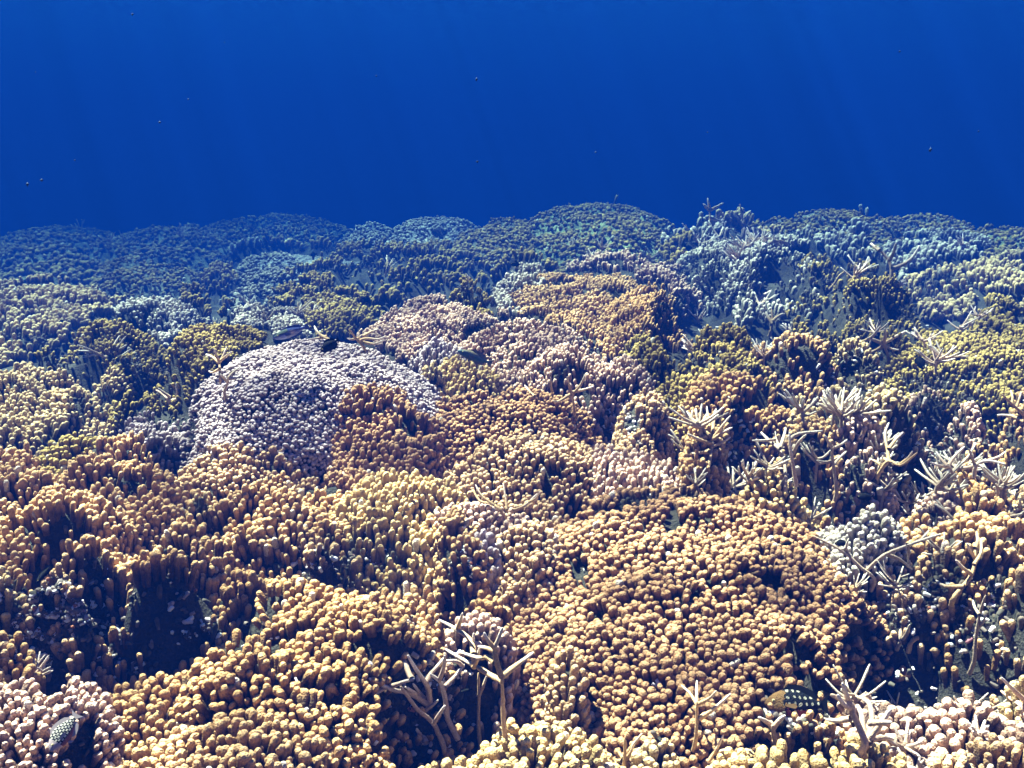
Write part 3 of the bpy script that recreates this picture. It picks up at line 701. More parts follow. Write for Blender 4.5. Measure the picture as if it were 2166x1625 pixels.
traced('upright single-stemmed staghorn in front of the lavender mound', [[(475, 830), (481, 812), (483, 798)], [(483, 800), (495, 786), (508, 776)], [(481, 808), (470, 796), (466, 792)], [(483, 802), (500, 800), (512, 790)]], 2.45, .0055, 'grey', ID, 10)
traced('tall staghorn sprig rising above the skyline against blue water', [[(1502, 500), (1502, 470), (1502, 448)], [(1502, 448), (1499, 432), (1497, 420)], [(1502, 446), (1515, 438), (1530, 430)], [(1502, 462), (1512, 464), (1526, 468)], [(1500, 445), (1493, 438), (1488, 432)]], 3.9, .0085, 'tan', ID, 12)
traced('two-pronged staghorn beside the tall skyline sprig', [[(1570, 500), (1572, 470), (1565, 432)], [(1572, 474), (1580, 455), (1588, 446)], [(1571, 480), (1560, 462), (1552, 455)], [(1572, 490), (1590, 484), (1606, 480)]], 3.9, .008, 'grey', ID, 13)
traced('arched yellowish staghorn limb lying below the skyline sprigs', [[(1585, 520), (1600, 508), (1625, 505), (1650, 512)], [(1625, 505), (1640, 512), (1655, 524)], [(1650, 512), (1662, 514), (1668, 520)]], 3.75, .010, 'tan', ID, 14)
traced('small staghorn with crossing pale arms on the flat-topped brown coral', [[(1215, 870), (1212, 845), (1208, 825)], [(1211, 835), (1228, 815), (1238, 792)], [(1210, 835), (1204, 815), (1200, 797)], [(1208, 830), (1230, 826), (1255, 818)], [(1206, 835), (1180, 850), (1170, 848)],
        [(1205, 838), (1215, 828), (1228, 822)], [(1130, 838), (1118, 826), (1110, 815)], [(1168, 830), (1166, 812), (1165, 798)]], 2.5, .0052, 'tan', ID, 15)
traced('low spreading staghorn half sunk in pinkish finger coral', [[(1060, 1080), (1040, 1066), (1015, 1060), (1000, 1035)], [(1045, 1068), (1020, 1050), (1006, 1026)], [(1072, 1078), (1070, 1055), (1064, 1022)], [(1085, 1080), (1110, 1070), (1136, 1045)], [(1120, 1062), (1133, 1055), (1142, 1040)]], 2.03, .0048, 'tan', ID, 16)
traced('bushy staghorn with many outstretched fingers beside the ochre clump', [[(1500, 985), (1505, 950), (1510, 920)], [(1507, 930), (1525, 905), (1545, 880)], [(1507, 930), (1530, 915), (1548, 905)], [(1508, 915), (1510, 890), (1515, 865)], [(1505, 925), (1485, 905), (1462, 882)], [(1505, 938), (1480, 930), (1455, 918)],
        [(1505, 945), (1530, 935), (1545, 925)], [(1500, 955), (1480, 958), (1450, 962)], [(1508, 900), (1498, 880), (1495, 860)]], 2.28, .0058, 'tan', ID, 17)
traced('fat pink staghorn with a looped pair of limbs beside the spotted fish', [[(1822, 1590), (1830, 1570), (1808, 1520), (1800, 1490), (1775, 1478), (1758, 1470)], [(1830, 1572), (1826, 1540), (1822, 1510), (1815, 1495)], [(1834, 1572), (1845, 1530), (1840, 1490), (1826, 1480)],
        [(1800, 1520), (1775, 1525), (1748, 1522)], [(1806, 1500), (1785, 1490), (1772, 1470)], [(1840, 1530), (1868, 1528), (1885, 1528)], [(1842, 1560), (1865, 1530), (1885, 1500)], [(1842, 1565), (1870, 1560), (1890, 1565)], [(1800, 1495), (1790, 1470), (1782, 1446)]], 1.40, .0062, 'pink', ID, 18)
traced('short pale staghorn sprig poking from the shadow under the spotted fish', [[(1645, 1590), (1638, 1560), (1634, 1535)], [(1634, 1540), (1625, 1515), (1616, 1497)], [(1635, 1540), (1648, 1525), (1660, 1514)], [(1632, 1535), (1618, 1525), (1605, 1518)], [(1638, 1565), (1618, 1550), (1610, 1535)]], 1.38, .0058, 'pink', ID, 19)
traced('thin tan staghorn stems reaching up in front of the brown mound', [[(1472, 1560), (1474, 1520), (1474, 1485)], [(1474, 1490), (1462, 1470), (1442, 1450)], [(1474, 1490), (1500, 1478), (1515, 1462)], [(1474, 1500), (1474, 1470), (1474, 1440)], [(1480, 1520), (1510, 1500), (1545, 1468)], [(1500, 1610), (1518, 1580), (1530, 1555)], [(1510, 1595), (1530, 1588), (1545, 1585)]], 1.44, .0042, 'tan', ID, 20)
traced('spray of straight staghorn spikes at the yellow coral crown', [[(1320, 1625), (1322, 1595), (1322, 1560)], [(1322, 1600), (1340, 1575), (1358, 1552)], [(1318, 1605), (1305, 1585), (1290, 1572)], [(1316, 1610), (1300, 1608), (1282, 1600)], [(1325, 1605), (1335, 1590), (1342, 1570)]], 1.37, .0042, 'tan', ID, 21)
traced('thin crossing staghorn branches over the dark crevice', [[(1850, 1225), (1820, 1200), (1780, 1165), (1722, 1135)], [(1830, 1210), (1870, 1175), (1930, 1150), (1990, 1130)], [(1825, 1205), (1815, 1180), (1818, 1150)], [(1875, 1172), (1905, 1185), (1930, 1205)], [(1800, 1182), (1790, 1160), (1795, 1140)], [(1920, 1150), (1922, 1170), (1920, 1190)], [(1930, 1150), (1950, 1140), (1965, 1122)]], 1.74, .0042, 'grey', ID, 22)
traced('lone upright twig standing in the dark crevice', [[(1905, 1350), (1903, 1310), (1895, 1275), (1888, 1256)], [(1903, 1300), (1895, 1285), (1888, 1280)], [(1900, 1285), (1908, 1275), (1910, 1262)], [(1910, 1352), (1920, 1335), (1924, 1322)]], 1.62, .0042, 'grey', ID, 23)
traced('short slanting staghorn club on the crevice floor', [[(1930, 1355), (1955, 1342), (1975, 1325), (1996, 1300)], [(1965, 1335), (1972, 1340), (1978, 1338)]], 1.60, .0045, 'tan', ID, 24)
traced('knotty staghorn limb climbing the far wall of the dark crevice', [[(2020, 1260), (2050, 1225), (2062, 1190), (2066, 1150)], [(2060, 1195), (2075, 1170), (2075, 1140)], [(2055, 1215), (2035, 1200), (2022, 1185)], [(2062, 1180), (2052, 1165), (2046, 1150)], [(2040, 1240), (2000, 1240), (1980, 1228)], [(2062, 1160), (2068, 1145), (2066, 1128)]], 1.76, .0052, 'tan', ID, 25)
traced('thin dark twig with side nubs at the end of the crevice', [[(2060, 1400), (2065, 1340), (2075, 1290), (2085, 1260)], [(2066, 1330), (2078, 1318), (2086, 1300)], [(2072, 1300), (2062, 1285), (2058, 1270)]], 1.62, .0040, 'grey', ID, 26)
traced('pale staghorn sprigs beside the pink coral heap', [[(2166, 1500), (2140, 1478), (2118, 1462)], [(2166, 1480), (2140, 1456), (2118, 1434)], [(2150, 1600), (2135, 1560), (2125, 1520)], [(2120, 1610), (2118, 1585), (2115, 1565)]], 1.50, .0052, 'pink', ID, 27)
traced('long-armed pale staghorn above the crevice with a slender stem', [[(2035, 1060), (2025, 1020), (2008, 990), (2000, 985)], [(2004, 988), (1985, 985), (1968, 978)], [(2004, 988), (2020, 965), (2040, 945)], [(2004, 985), (1990, 970), (1980, 955)], [(2060, 1010), (2065, 985), (2090, 975), (2125, 982)], [(2085, 976), (2110, 968), (2128, 955)], [(2064, 990), (2055, 965), (2050, 950)], [(2066, 985), (2040, 990), (2020, 984)]], 2.2, .0052, 'pink', ID, 28)
traced('fork-tipped staghorn in the grey thicket with one drooping stem', [[(1770, 1040), (1765, 1000), (1760, 960), (1765, 945)], [(1764, 948), (1780, 940), (1792, 930)], [(1763, 950), (1752, 935), (1745, 922)], [(1760, 975), (1745, 978), (1728, 974)], [(1762, 985), (1775, 970), (1790, 955)]], 2.25, .0058, 'grey', ID, 29)
traced('pair of tall slender stems joined at the crown of the grey thicket', [[(1662, 1030), (1660, 980), (1648, 945), (1640, 925)], [(1685, 1030), (1678, 985), (1672, 950), (1670, 915)], [(1650, 950), (1630, 935), (1610, 915)], [(1650, 948), (1658, 925), (1662, 905)], [(1676, 960), (1690, 935), (1705, 920)], [(1640, 930), (1620, 932), (1592, 932)], [(1670, 930), (1690, 918), (1740, 912)]], 2.25, .006, 'grey', ID, 30)
traced('staghorn with two raised arms beside the blue lumps in the thicket', [[(1860, 1000), (1880, 975), (1905, 985), (1940, 958)], [(1885, 985), (1870, 970), (1850, 985)], [(1900, 985), (1920, 970), (1930, 955)], [(1865, 985), (1850, 975), (1835, 972)], [(1880, 978), (1878, 955), (1872, 920), (1880, 895)], [(1880, 950), (1895, 930), (1910, 915)]], 2.25, .0055, 'tan', ID, 31)
traced('forked pale staghorn against the black hollow by the high olive mound', [[(2166, 880), (2140, 855), (2120, 835)], [(2140, 855), (2142, 840), (2138, 826)], [(2150, 862), (2156, 845), (2160, 830)], [(2166, 892), (2140, 880), (2110, 878)]], 2.75, .006, 'tan', ID, 32)
traced('starry pale staghorn crown on the upper slope behind the golden clumps', [[(1880, 760), (1872, 735), (1865, 720)], [(1868, 728), (1890, 715), (1918, 700)], [(1868, 728), (1872, 710), (1872, 695)], [(1868, 728), (1850, 720), (1835, 715)], [(1868, 730), (1885, 738), (1900, 740)], [(1868, 732), (1845, 745), (1825, 738)], [(1822, 725), (1845, 712), (1862, 690)]], 3.1, .0075, 'tan', ID, 33)
traced('short white-tipped sprig on the olive-brown flank', [[(1630, 700), (1634, 680), (1632, 655)], [(1634, 680), (1648, 668), (1660, 664)], [(1634, 685), (1625, 672), (1620, 660)]], 3.1, .0075, 'tan', ID, 34)
traced('pale branching tuft in the black pocket below the snow-white coral', [[(1605, 640), (1606, 628), (1606, 618)], [(1606, 630), (1620, 622), (1632, 615)], [(1606, 630), (1592, 624), (1586, 618)], [(1606, 632), (1622, 634), (1632, 632)], [(1606, 634), (1595, 638), (1590, 640)]], 3.5, .0075, 'pink', ID, 35)
traced('upward-reaching dark staghorn arms on the far slope', [[(1885, 590), (1885, 565), (1875, 545), (1852, 520)], [(1885, 570), (1910, 560), (1930, 545), (1945, 520)], [(1880, 552), (1890, 535), (1895, 515)], [(1860, 530), (1850, 522), (1842, 515)]], 4.2, .011, 'grey', ID, 36)
traced('slanting pale stick of staghorn over dark hollows', [[(1740, 625), (1762, 605), (1775, 585), (1786, 575)], [(1765, 602), (1755, 612), (1745, 612)]], 3.7, .009, 'tan', ID, 37)
traced('tan staghorn limbs lying across the crest behind the lavender mound', [[(770, 735), (758, 722), (745, 705), (738, 697)], [(758, 722), (775, 716), (800, 718), (815, 712)], [(765, 722), (790, 728), (812, 720)], [(768, 712), (785, 702), (800, 696)], [(760, 715), (745, 718), (735, 716)], [(690, 715), (678, 708), (668, 700)], [(690, 712), (672, 716), (652, 718)], [(700, 720), (682, 712), (670, 700), (665, 690)]], 2.85, .006, 'tan', ID, 39)
traced('pale pointed staghorn fingers beside the olive dome', [[(355, 845), (345, 835), (330, 825)], [(358, 850), (372, 845), (400, 848)], [(372, 848), (375, 830), (372, 812)], [(360, 840), (345, 830), (336, 822)], [(385, 840), (395, 825), (402, 808)], [(420, 815), (410, 806), (402, 798)], [(425, 814), (432, 808), (436, 800)], [(395, 850), (405, 842), (410, 832)]], 2.62, .006, 'pink', ID, 40)
# branching corals scattered where the slope carries more of them
def grown(px, py, size, label, group, kind, seed, dd=0, rel=1.0):
    rg = random.Random(seed); d = D(px, py) + dd; base = P(px, py, d); base.z = surf(base.x, base.y) + .01; s = size * d / FPX
    root = empty('staghorn_coral', base); tag(root, label, 'coral', group); r = max(.0024, s * .036) * rel
    def rdir(v, w): return (v + Vector((rg.gauss(0, 1), rg.gauss(0, 1), rg.gauss(0, .6))) * w).normalized()
    v0 = rdir(Vector((0, 0, 1)), .3); stem = [Vector((0, 0, -.04)), v0 * s * .2, v0 * s * .4]
    mobj('branch', tube_mesh(stem, r * 1.15, r, M_STAG[kind], .1, .5, rg=rg), root)
    for i in range(rg.randint(6, 10)):
        a = rg.uniform(0, 6.28); dr = Vector((math.cos(a), math.sin(a), rg.uniform(.1, 1.1))).normalized()
        st = stem[1].lerp(stem[2], rg.uniform(.2, 1)); ln = s * rg.uniform(.4, .7)
        p1 = st + dr * ln * .5; p2 = p1 + (dr + Vector((0, 0, rg.uniform(.0, .5)))).normalized() * ln * .5
        mobj('branch', tube_mesh([st, p1, p2], r, r * .6, M_STAG[kind], .35, 1, rg=rg), root)
        if rg.random() < .6:
            d2 = rdir(dr + Vector((0, 0, .4)), .5); mobj('branch', tube_mesh([p1, p1 + d2 * ln * .2, p1 + d2 * ln * .42], r * .8, r * .5, M_STAG[kind], .5, 1, rg=rg), root)
sg = random.Random(21)
def scatter(n, x0, x1, y0, y1, size, label, group, kind, seed, rel=1.0):
    for i in range(n):
        qx, qy = sg.uniform(x0, x1), sg.uniform(y0, y1)
        grown(qx, qy, sg.uniform(*size), label + ', by the ' + beside(qx, qy), group, kind, seed * 100 + i, -.03, rel)
scatter(58, 1440, 2150, 880, 1030, (60, 110), 'slender grey-tan staghorn in the mixed thicket', 'staghorns of the mixed thicket', 'grey', 1, .9)
scatter(22, 1780, 2160, 1130, 1400, (60, 120), 'thin shaded staghorn growing inside the dark crevice', 'thin staghorns in the dark crevice', 'grey', 2, .75)
scatter(36, 1450, 2100, 530, 730, (40, 75), 'small pale staghorn on the dark upper slope', 'small staghorns on the upper slope', 'pink', 3, .9)
scatter(10, 1470, 1640, 478, 515, (45, 80), 'pale branching staghorn in the skyline cluster', 'staghorns of the skyline cluster', 'pink', 10, .9)
scatter(9, 1050, 1420, 490, 560, (35, 60), 'thin bluish staghorn below the skyline', 'thin staghorns below the green hump', 'grey', 4, .8)
scatter(9, 380, 700, 590, 680, (35, 65), 'thin bluish staghorn twigs in the hazy dip', 'thin staghorns in the hazy dip', 'grey', 5, .8)
scatter(5, 640, 1080, 560, 640, (40, 60), 'small staghorn at the foot of a slope', 'staghorns at the foot of the grey-green hill', 'tan', 6, .85)
scatter(4, 0, 120, 1270, 1420, (50, 80), 'stubby staghorn among white rubble', 'stubby staghorns among the white rubble', 'pink', 7, 1.1)
scatter(6, 1900, 2160, 1430, 1600, (50, 90), 'stout pink staghorn stub', 'staghorn stubs on the pink coral heap', 'pink', 8, 1.3)
scatter(9, 0, 400, 480, 600, (30, 50), 'faint staghorn almost lost in haze', 'faint staghorns in the haze', 'grey', 9, .8)

# ------------------------------------------------------------------ rubble on the bed
def rubble_mat():
    k = NT('coral_rubble'); r = k.n('NewGeometry').outputs['Random Per Island']
    col = k.ramp(r, [(0, (.06, .05, .04)), (.3, (.12, .09, .08)), (.5, (.34, .26, .24)), (.68, (.62, .54, .58)), (.84, (.74, .70, .70)), (.965, (.34, .12, .06)), (.985, (.30, .12, .15))], 'CONSTANT')
    k.l(col, k.b.inputs['Base Color']); k.b.inputs['Roughness'].default_value = .85
    return k.m
def build_rubble():
    rg = random.Random(8); Vs, Fs, n = [], [], 0; m = rubble_mat()
    spots = []
    for _ in range(3200):
        px = rg.uniform(-100, 2266); py = 480 + 1150 * rg.random() ** .8; spots.append((px, py, rg.uniform(.002, .0065)))
    n0 = len(spots)
    for cx, cy, sx, sy, k in ((140, 1320, 110, 40, 420), (60, 1340, 70, 60, 160), (250, 1440, 50, 30, 80), (420, 1350, 80, 30, 60), (1900, 1290, 90, 90, 90), (2050, 1330, 100, 80, 110), (1600, 960, 120, 50, 140), (1780, 820, 100, 60, 120), (930, 1470, 60, 70, 120), (1700, 1540, 80, 40, 90), (1020, 1240, 70, 40, 200), (1320, 930, 70, 60, 350), (90, 1390, 60, 40, 180), (2000, 960, 120, 50, 220), (720, 1200, 90, 25, 150), (1750, 1130, 60, 30, 130), (1560, 520, 40, 25, 120)):
        for _ in range(k): spots.append((rg.gauss(cx, sx * .5), rg.gauss(cy, sy * .5), rg.uniform(.0025, .007)))
    xy = [P(a, b, D(a, b) if i < n0 else hit(a, b, 0.0, max(1.0, D(a, b) - .35))) for i, (a, b, _) in enumerate(spots)]
    g = ground_z([p.x for p in xy], [p.y for p in xy])
    base = np.array([(1, 0, 0), (-1, 0, 0), (0, 1, 0), (0, -1, 0), (0, 0, 1), (0, 0, -1)], float)
    tri = np.array([(0, 2, 4), (2, 1, 4), (1, 3, 4), (3, 0, 4), (2, 0, 5), (1, 2, 5), (3, 1, 5), (0, 3, 5)])
    for p, z, (a, b, s) in zip(xy, g, spots):
        zz = z + .035 * noise.noise((p.x * 5, p.y * 5, 0)) * min(1, .5 + p.y / 6) + .01
        for q in DG.get((int(p.x // .4), int(p.y // .4)), ()):
            t = d_z(q, p.x, p.y)
            if t is not None and t > zz: zz = t
        s *= 1 + .12 * p.y
        q = np.array(Matrix.Rotation(rg.uniform(0, 6), 3, 'Z') @ Matrix.Rotation(rg.uniform(.5, 2.2), 3, 'X'))
        V, T, F = FG_LOW[rg.randrange(len(FG_LOW))]; r = s * .62
        v = ((V - np.array((0, 0, 3))) * np.array([r, r, r * rg.uniform(.3, .9)])) @ q.T + np.array((p.x, p.y, zz))
        Vs.append(v); Fs.append(F + n); n += len(V)
    o = mobj('coral_rubble', mesh_np('coral_rubble', np.concatenate(Vs), np.concatenate(Fs), [m]))
    tag(o, 'white, pink and dark chips of coral rubble lying in the gaps', 'rubble', kind='stuff')
build_rubble()

# ------------------------------------------------------------------ fish
def flat_mat(name, col, rough=.45):
    k = NT(name); k.b.inputs['Base Color'].default_value = (*col, 1); k.b.inputs['Roughness'].default_value = rough; k.b.inputs['Specular IOR Level'].default_value = .12; return k.m
def xz(k):
    s = k.n('SeparateXYZ'); k.l(k.n('TexCoord').outputs['Object'], s.inputs[0]); return s.outputs[0], s.outputs[2]
def scale_bump(k):
    vo = k.n('TexVoronoi'); vo.inputs['Scale'].default_value = 42; k.l(k.n('TexCoord').outputs['Object'], vo.inputs['Vector'])
    k.bump(vo.outputs['Distance'], .3, .02); k.b.inputs['Roughness'].default_value = .6; k.b.inputs['Specular IOR Level'].default_value = .08
def fish_mats():
    M = {}
    k = NT('damselfish_black'); k.b.inputs['Base Color'].default_value = (.0015, .002, .003, 1); scale_bump(k); M['black'] = k.m
    k = NT('fish_blue_grey'); x, z = xz(k)
    col = k.ramp(z, [(.0, (.16, .26, .38)), (1, (.05, .12, .20))]); zz = k.math('ADD', k.math('MULTIPLY', z, 4), .5)
    col = k.ramp(zz, [(.12, (.28, .30, .52)), (.40, (.17, .20, .46)), (.6, (.05, .07, .24)), (.95, (.04, .06, .20))])
    hd = k.math('MULTIPLY', k.math('GREATER_THAN', x, .14), k.math('LESS_THAN', z, -.02)); col = k.mix(hd, col, (.32, .36, .72))
    gr = k.math('MULTIPLY', k.math('GREATER_THAN', x, .05), k.math('GREATER_THAN', z, .03)); col = k.mix(k.math('MULTIPLY', gr, .7), col, (.13, .17, .08))
    dx = k.math('SUBTRACT', x, -.02); pk = k.math('SUBTRACT', 1, k.math('MULTIPLY', k.math('SQRT', k.math('ADD', k.math('MULTIPLY', dx, dx), k.math('MULTIPLY', k.math('MULTIPLY', z, z), 5))), 6))
    pk.node.use_clamp = True; col = k.mix(pk, col, (.60, .44, .40)); k.l(col, k.b.inputs['Base Color']); scale_bump(k); M['blue'] = k.m
    k = NT('fish_olive_grey'); x, z = xz(k); col = k.ramp(k.math('ADD', k.math('MULTIPLY', z, 4), .5), [(.1, (.07, .09, .08)), (.4, (.05, .11, .13)), (.65, (.10, .16, .18)), (.9, (.17, .14, .09))])
    k.l(col, k.b.inputs['Base Color']); scale_bump(k); M['olive'] = k.m
    k = NT('fish_white_spotted'); x, z = xz(k)  # all its colours darkened to paint in the shade it sits in
    cell = lambda q, s, o: k.math('SUBTRACT', k.math('FRACT', k.math('ADD', k.math('MULTIPLY', q, s), o)), .5)
    w1 = k.math('MULTIPLY', k.math('SUBTRACT', k.noise(k.n('TexCoord').outputs['Object'], 7, 1), .5), .09)
    cx, cz = cell(k.math('ADD', x, w1), 10.5, .2), cell(k.math('SUBTRACT', z, w1), 9.0, .5); rr = k.math('SQRT', k.math('ADD', k.math('MULTIPLY', cx, cx), k.math('MULTIPLY', cz, cz)))
    col = k.mix(k.math('LESS_THAN', k.math('ADD', rr, w1), .24), (.004, .005, .008), (.26, .24, .21))
    rd = k.math('MULTIPLY', k.math('LESS_THAN', z, -.05), k.math('LESS_THAN', rr, 9)); col = k.mix(k.math('MULTIPLY', k.math('LESS_THAN', k.math('ADD', z, k.math('MULTIPLY', k.noise(k.n('TexCoord').outputs['Object'], 9, 3), .2)), .0), .85), col, (.20, .035, .03))
    nz = k.noise(k.n('TexCoord').outputs['Object'], 14, 3)
    hd = k.math('GREATER_THAN', k.math('ADD', x, k.math('MULTIPLY', nz, .3)), .33); col = k.mix(hd, col, k.mix(nz, (.06, .03, .012), (.24, .13, .05)))
    ln = k.math('MULTIPLY', hd, k.math('LESS_THAN', k.math('ABSOLUTE', k.math('SUBTRACT', z, k.math('MULTIPLY', k.math('SUBTRACT', x, .3), -.3))), .012)); col = k.mix(ln, col, (.16, .10, .05))
    k.l(col, k.b.inputs['Base Color']); scale_bump(k); M['spotted'] = k.m
    k = NT('fish_checkered'); x, z = xz(k)
    fx_ = k.math('FRACT', k.math('MULTIPLY', x, 12)); row = k.math('FLOOR', k.math('MULTIPLY', z, 17)); fz = k.math('FRACT', k.math('MULTIPLY', z, 17))
    fx_ = k.math('FRACT', k.math('ADD', k.math('MULTIPLY', x, 11), k.math('MULTIPLY', row, .5)))
    wh = k.math('MULTIPLY', k.math('GREATER_THAN', fx_, .38), k.math('GREATER_THAN', fz, .3))
    col = k.mix(wh, (.004, .005, .010), (.40, .36, .33)); col = k.mix(k.math('LESS_THAN', z, -.12), col, (.16, .06, .07))
    col = k.mix(k.math('GREATER_THAN', x, .27), col, (.40, .30, .32)); k.l(col, k.b.inputs['Base Color']); scale_bump(k); M['check'] = k.m
    M['eye'] = flat_mat('fish_eye', (.004, .004, .004), .15); M['eye_ring'] = flat_mat('fish_eye_ring', (.45, .36, .18), .3)
    for n, c in (('fin_black', (.002, .0025, .0035)), ('fin_blue', (.06, .09, .28)), ('fin_olive', (.12, .11, .09)), ('fin_dark_red', (.10, .025, .03)), ('fin_pale', (.34, .27, .28)), ('fin_tan', (.16, .09, .04))): M[n] = flat_mat(n, c, .6)
    return M
FMAT = fish_mats()
PROF = {'slim': [(.5, .004), (.47, .035), (.42, .065), (.34, .098), (.22, .128), (.08, .140), (-.08, .126), (-.22, .092), (-.34, .054), (-.42, .042), (-.46, .046)],
        'deep': [(.5, .006), (.47, .05), (.42, .105), (.34, .165), (.22, .215), (.08, .235), (-.06, .215), (-.2, .155), (-.31, .085), (-.38, .058), (-.42, .060)]}
def fish(label, nose, tail, d, body, fin, shape='slim', dd=0.0, group=None, tailfin=None, pect=None, near=0.0):
    """nose and tail are pixels of the photograph, d the distance of the place it swims over"""
    d = min(hit(*nose, .06), hit(*tail, .06), hit((nose[0] + tail[0]) / 2, (nose[1] + tail[1]) / 2 + 8, .06)) - .03 - near
    a, b = P(*nose, d), P(*tail, d + dd); L = (a - b).length
    fw = (a - b).normalized(); view = (a.lerp(b, .5) - Vector((0, 0, CAMZ))).normalized()
    side = view - fw * view.dot(fw); side.normalize(); upv = side.cross(fw)
    if upv.z < 0 and abs(fw.z) < .9: upv = -upv
    if abs(fw.z) >= .55: 
        pass
    rgt = fw.cross(upv) * -1
    Mx = Matrix((fw, upv.cross(fw), upv)).transposed().to_4x4(); Mx.translation = a.lerp(b, .5)
    root = bpy.data.objects.new('fish', None); link(root); root.empty_display_size = .01
    Mx = Mx @ Matrix.Diagonal((L, L, L, 1)); root.matrix_world = Mx; tag(root, label, 'fish', group)
    pr = PROF[shape]; S = 14; V, F = [], []
    for x, h in pr:
        w = h * (.46 if shape == 'deep' else .58)
        for s in range(S):
            an = 2 * math.pi * s / S; c, n = math.cos(an), math.sin(an)
            V.append((x, w * c * (abs(c) ** .15), h * n * (1.02 if n > 0 else .98)))
    for i in range(len(pr) - 1):
        for s in range(S): F.append((i * S + s, i * S + (s + 1) % S, (i + 1) * S + (s + 1) % S, (i + 1) * S + s))
    F.append(tuple(range(S))[::-1]); F.append(tuple((len(pr) - 1) * S + s for s in range(S)))
    mobj('body', mesh_np('fish_body', V, F, [FMAT[body]]), root)
    hh = lambda x: float(np.interp(-x, [-p[0] for p in pr], [p[1] for p in pr]))
    def fin_strip(name, pts, m, t=.006):
        """pts: (inner, outer) pairs in the x-z plane; a thin solid blade"""
        V, F = [], []; n = len(pts)
        for (i, o) in pts:
            for sy in (-1, 1): V.append((i[0], sy * t, i[1])); 
            for sy in (-1, 1): V.append((o[0], sy * t * .35, o[1]))
        for k in range(n - 1):
            q = k * 4; r = q + 4
            F += [(q, q + 2, r + 2, r), (q + 1, r + 1, r + 3, q + 3), (q + 2, q + 3, r + 3, r + 2)]
        F += [(0, 1, 3, 2), ((n - 1) * 4, (n - 1) * 4 + 2, (n - 1) * 4 + 3, (n - 1) * 4 + 1)]
        mobj(name, mesh_np(name, V, F, [FMAT[m]], smooth=False), root)
    xs = [.22, .12, .02, -.08, -.18, -.28, -.34]; fh = [.01, .05, .06, .06, .065, .07, .02]
    k = 1.5 if shape == 'deep' else 1
    fin_strip('dorsal_fin', [((x, hh(x) * .9), (x - .03, hh(x) + q * k)) for x, q in zip(xs, fh)], fin)
    xs = [.0, -.08, -.18, -.28, -.34]; fh = [.01, .05, .06, .065, .02]
    fin_strip('anal_fin', [((x, -hh(x) * .9), (x - .03, -hh(x) - q * k)) for x, q in zip(xs, fh)], fin)
    e = pr[-1][0]; hw = .13 if shape == 'slim' else .17
    fin_strip('tail_fin', [((e + .03, .04), (e - .13, hw)), ((e + .02, .015), (e - .10, hw * .45)), ((e + .02, -.015), (e - .10, -hw * .45)), ((e + .03, -.04), (e - .13, -hw))], tailfin or fin)
    fin_strip('pelvic_fin', [((.16, -hh(.16) * .85), (.10, -hh(.12) - .05 * k)), ((.10, -hh(.1) * .85), (.03, -hh(.05) - .06 * k))], fin)
    for sy in (-1, 1):
        ye = hh(.36) * (.46 if shape == 'deep' else .58) * .92
        for nm, rr, off, m in (('eye', .024 * (1.3 if shape == 'deep' else 1), 0, 'eye_ring'), ('pupil', .016 * (1.3 if shape == 'deep' else 1), .008, 'eye')):
            V, F = [], []
            for i in range(5):
                th = math.pi * i / 4
                for s in range(8): V.append((.36 + rr * math.sin(th) * math.cos(s * math.pi / 4), sy * (ye + off) + rr * .6 * math.cos(th), hh(.36) * .30 + rr * math.sin(th) * math.sin(s * math.pi / 4)))
            for i in range(4):
                for s in range(8): F.append((i * 8 + s, i * 8 + (s + 1) % 8, i * 8 + 8 + (s + 1) % 8, i * 8 + 8 + s))
            ob = mobj(nm, mesh_np(nm, V, F, [FMAT[m]]), root if nm == 'eye' else eye_ob)
            if nm == 'eye': eye_ob = ob
        yb = hh(.16) * (.46 if shape == 'deep' else .58)
        V = [(.17, sy * yb * .95, .0), (.17, sy * yb * .95, -.04), (.03, sy * (yb + .05), .01), (.0, sy * (yb + .06), -.035), (.04, sy * (yb + .045), -.07), (.17, sy * yb * .85, -.02)]
        mobj('pectoral_fin', mesh_np('pectoral_fin', V, [(0, 2, 5), (2, 3, 5), (3, 4, 5), (4, 1, 5), (0, 1, 4, 3, 2)], [FMAT[pect or fin]], smooth=False), root)
    return root
fish('blue-grey fish with pinkish flank swimming past the olive coral dome', (578, 716), (648, 692), 2.62, 'blue', 'fin_blue', 'slim', .02, near=.12)
fish('small black damselfish hovering over the lavender coral dome', (678, 744), (716, 718), 2.45, 'black', 'fin_black', 'deep', near=.18)
fish('olive-grey fish with a pale tail base gliding over the yellow cluster', (968, 742), (1036, 768), 2.50, 'olive', 'fin_olive', 'slim', .03, near=.08)
fish('white-spotted dark fish with tan head and red belly beside the fat pink staghorn', (1617, 1488), (1748, 1492), 1.36, 'spotted', 'fin_black', 'deep', .02, tailfin='fin_black', pect='fin_tan', near=-.05)
fish('black and white checkered fish nosing down at the pinkish coral', (106, 1590), (162, 1512), 1.38, 'check', 'fin_pale', 'deep', .01, tailfin='fin_pale', near=.02)
fish('dark oval fish hanging over the shaded gold columns', (77, 1234), (104, 1200), 1.72, 'black', 'fin_black', 'slim', .01)
fish('dark oval fish pointing down at the foot of the high olive mound', (1954, 782), (1938, 752), 2.95, 'black', 'fin_black', 'deep', .01)
fish('long dark fish resting level in the grey staghorn thicket', (1668, 922), (1722, 924), 2.16, 'black', 'fin_black', 'slim', .02)
fish('short black fish above the frosty white clump', (1812, 1052), (1848, 1050), 1.92, 'black', 'fin_black', 'deep')
fish('tiny black fish on the upper edge of the broad brown mound', (1652, 1152), (1678, 1148), 1.70, 'black', 'fin_black', 'slim')
fish('tiny black fish under the arms of the tall forked staghorn', (974, 1464), (998, 1458), 1.49, 'black', 'fin_black', 'slim')
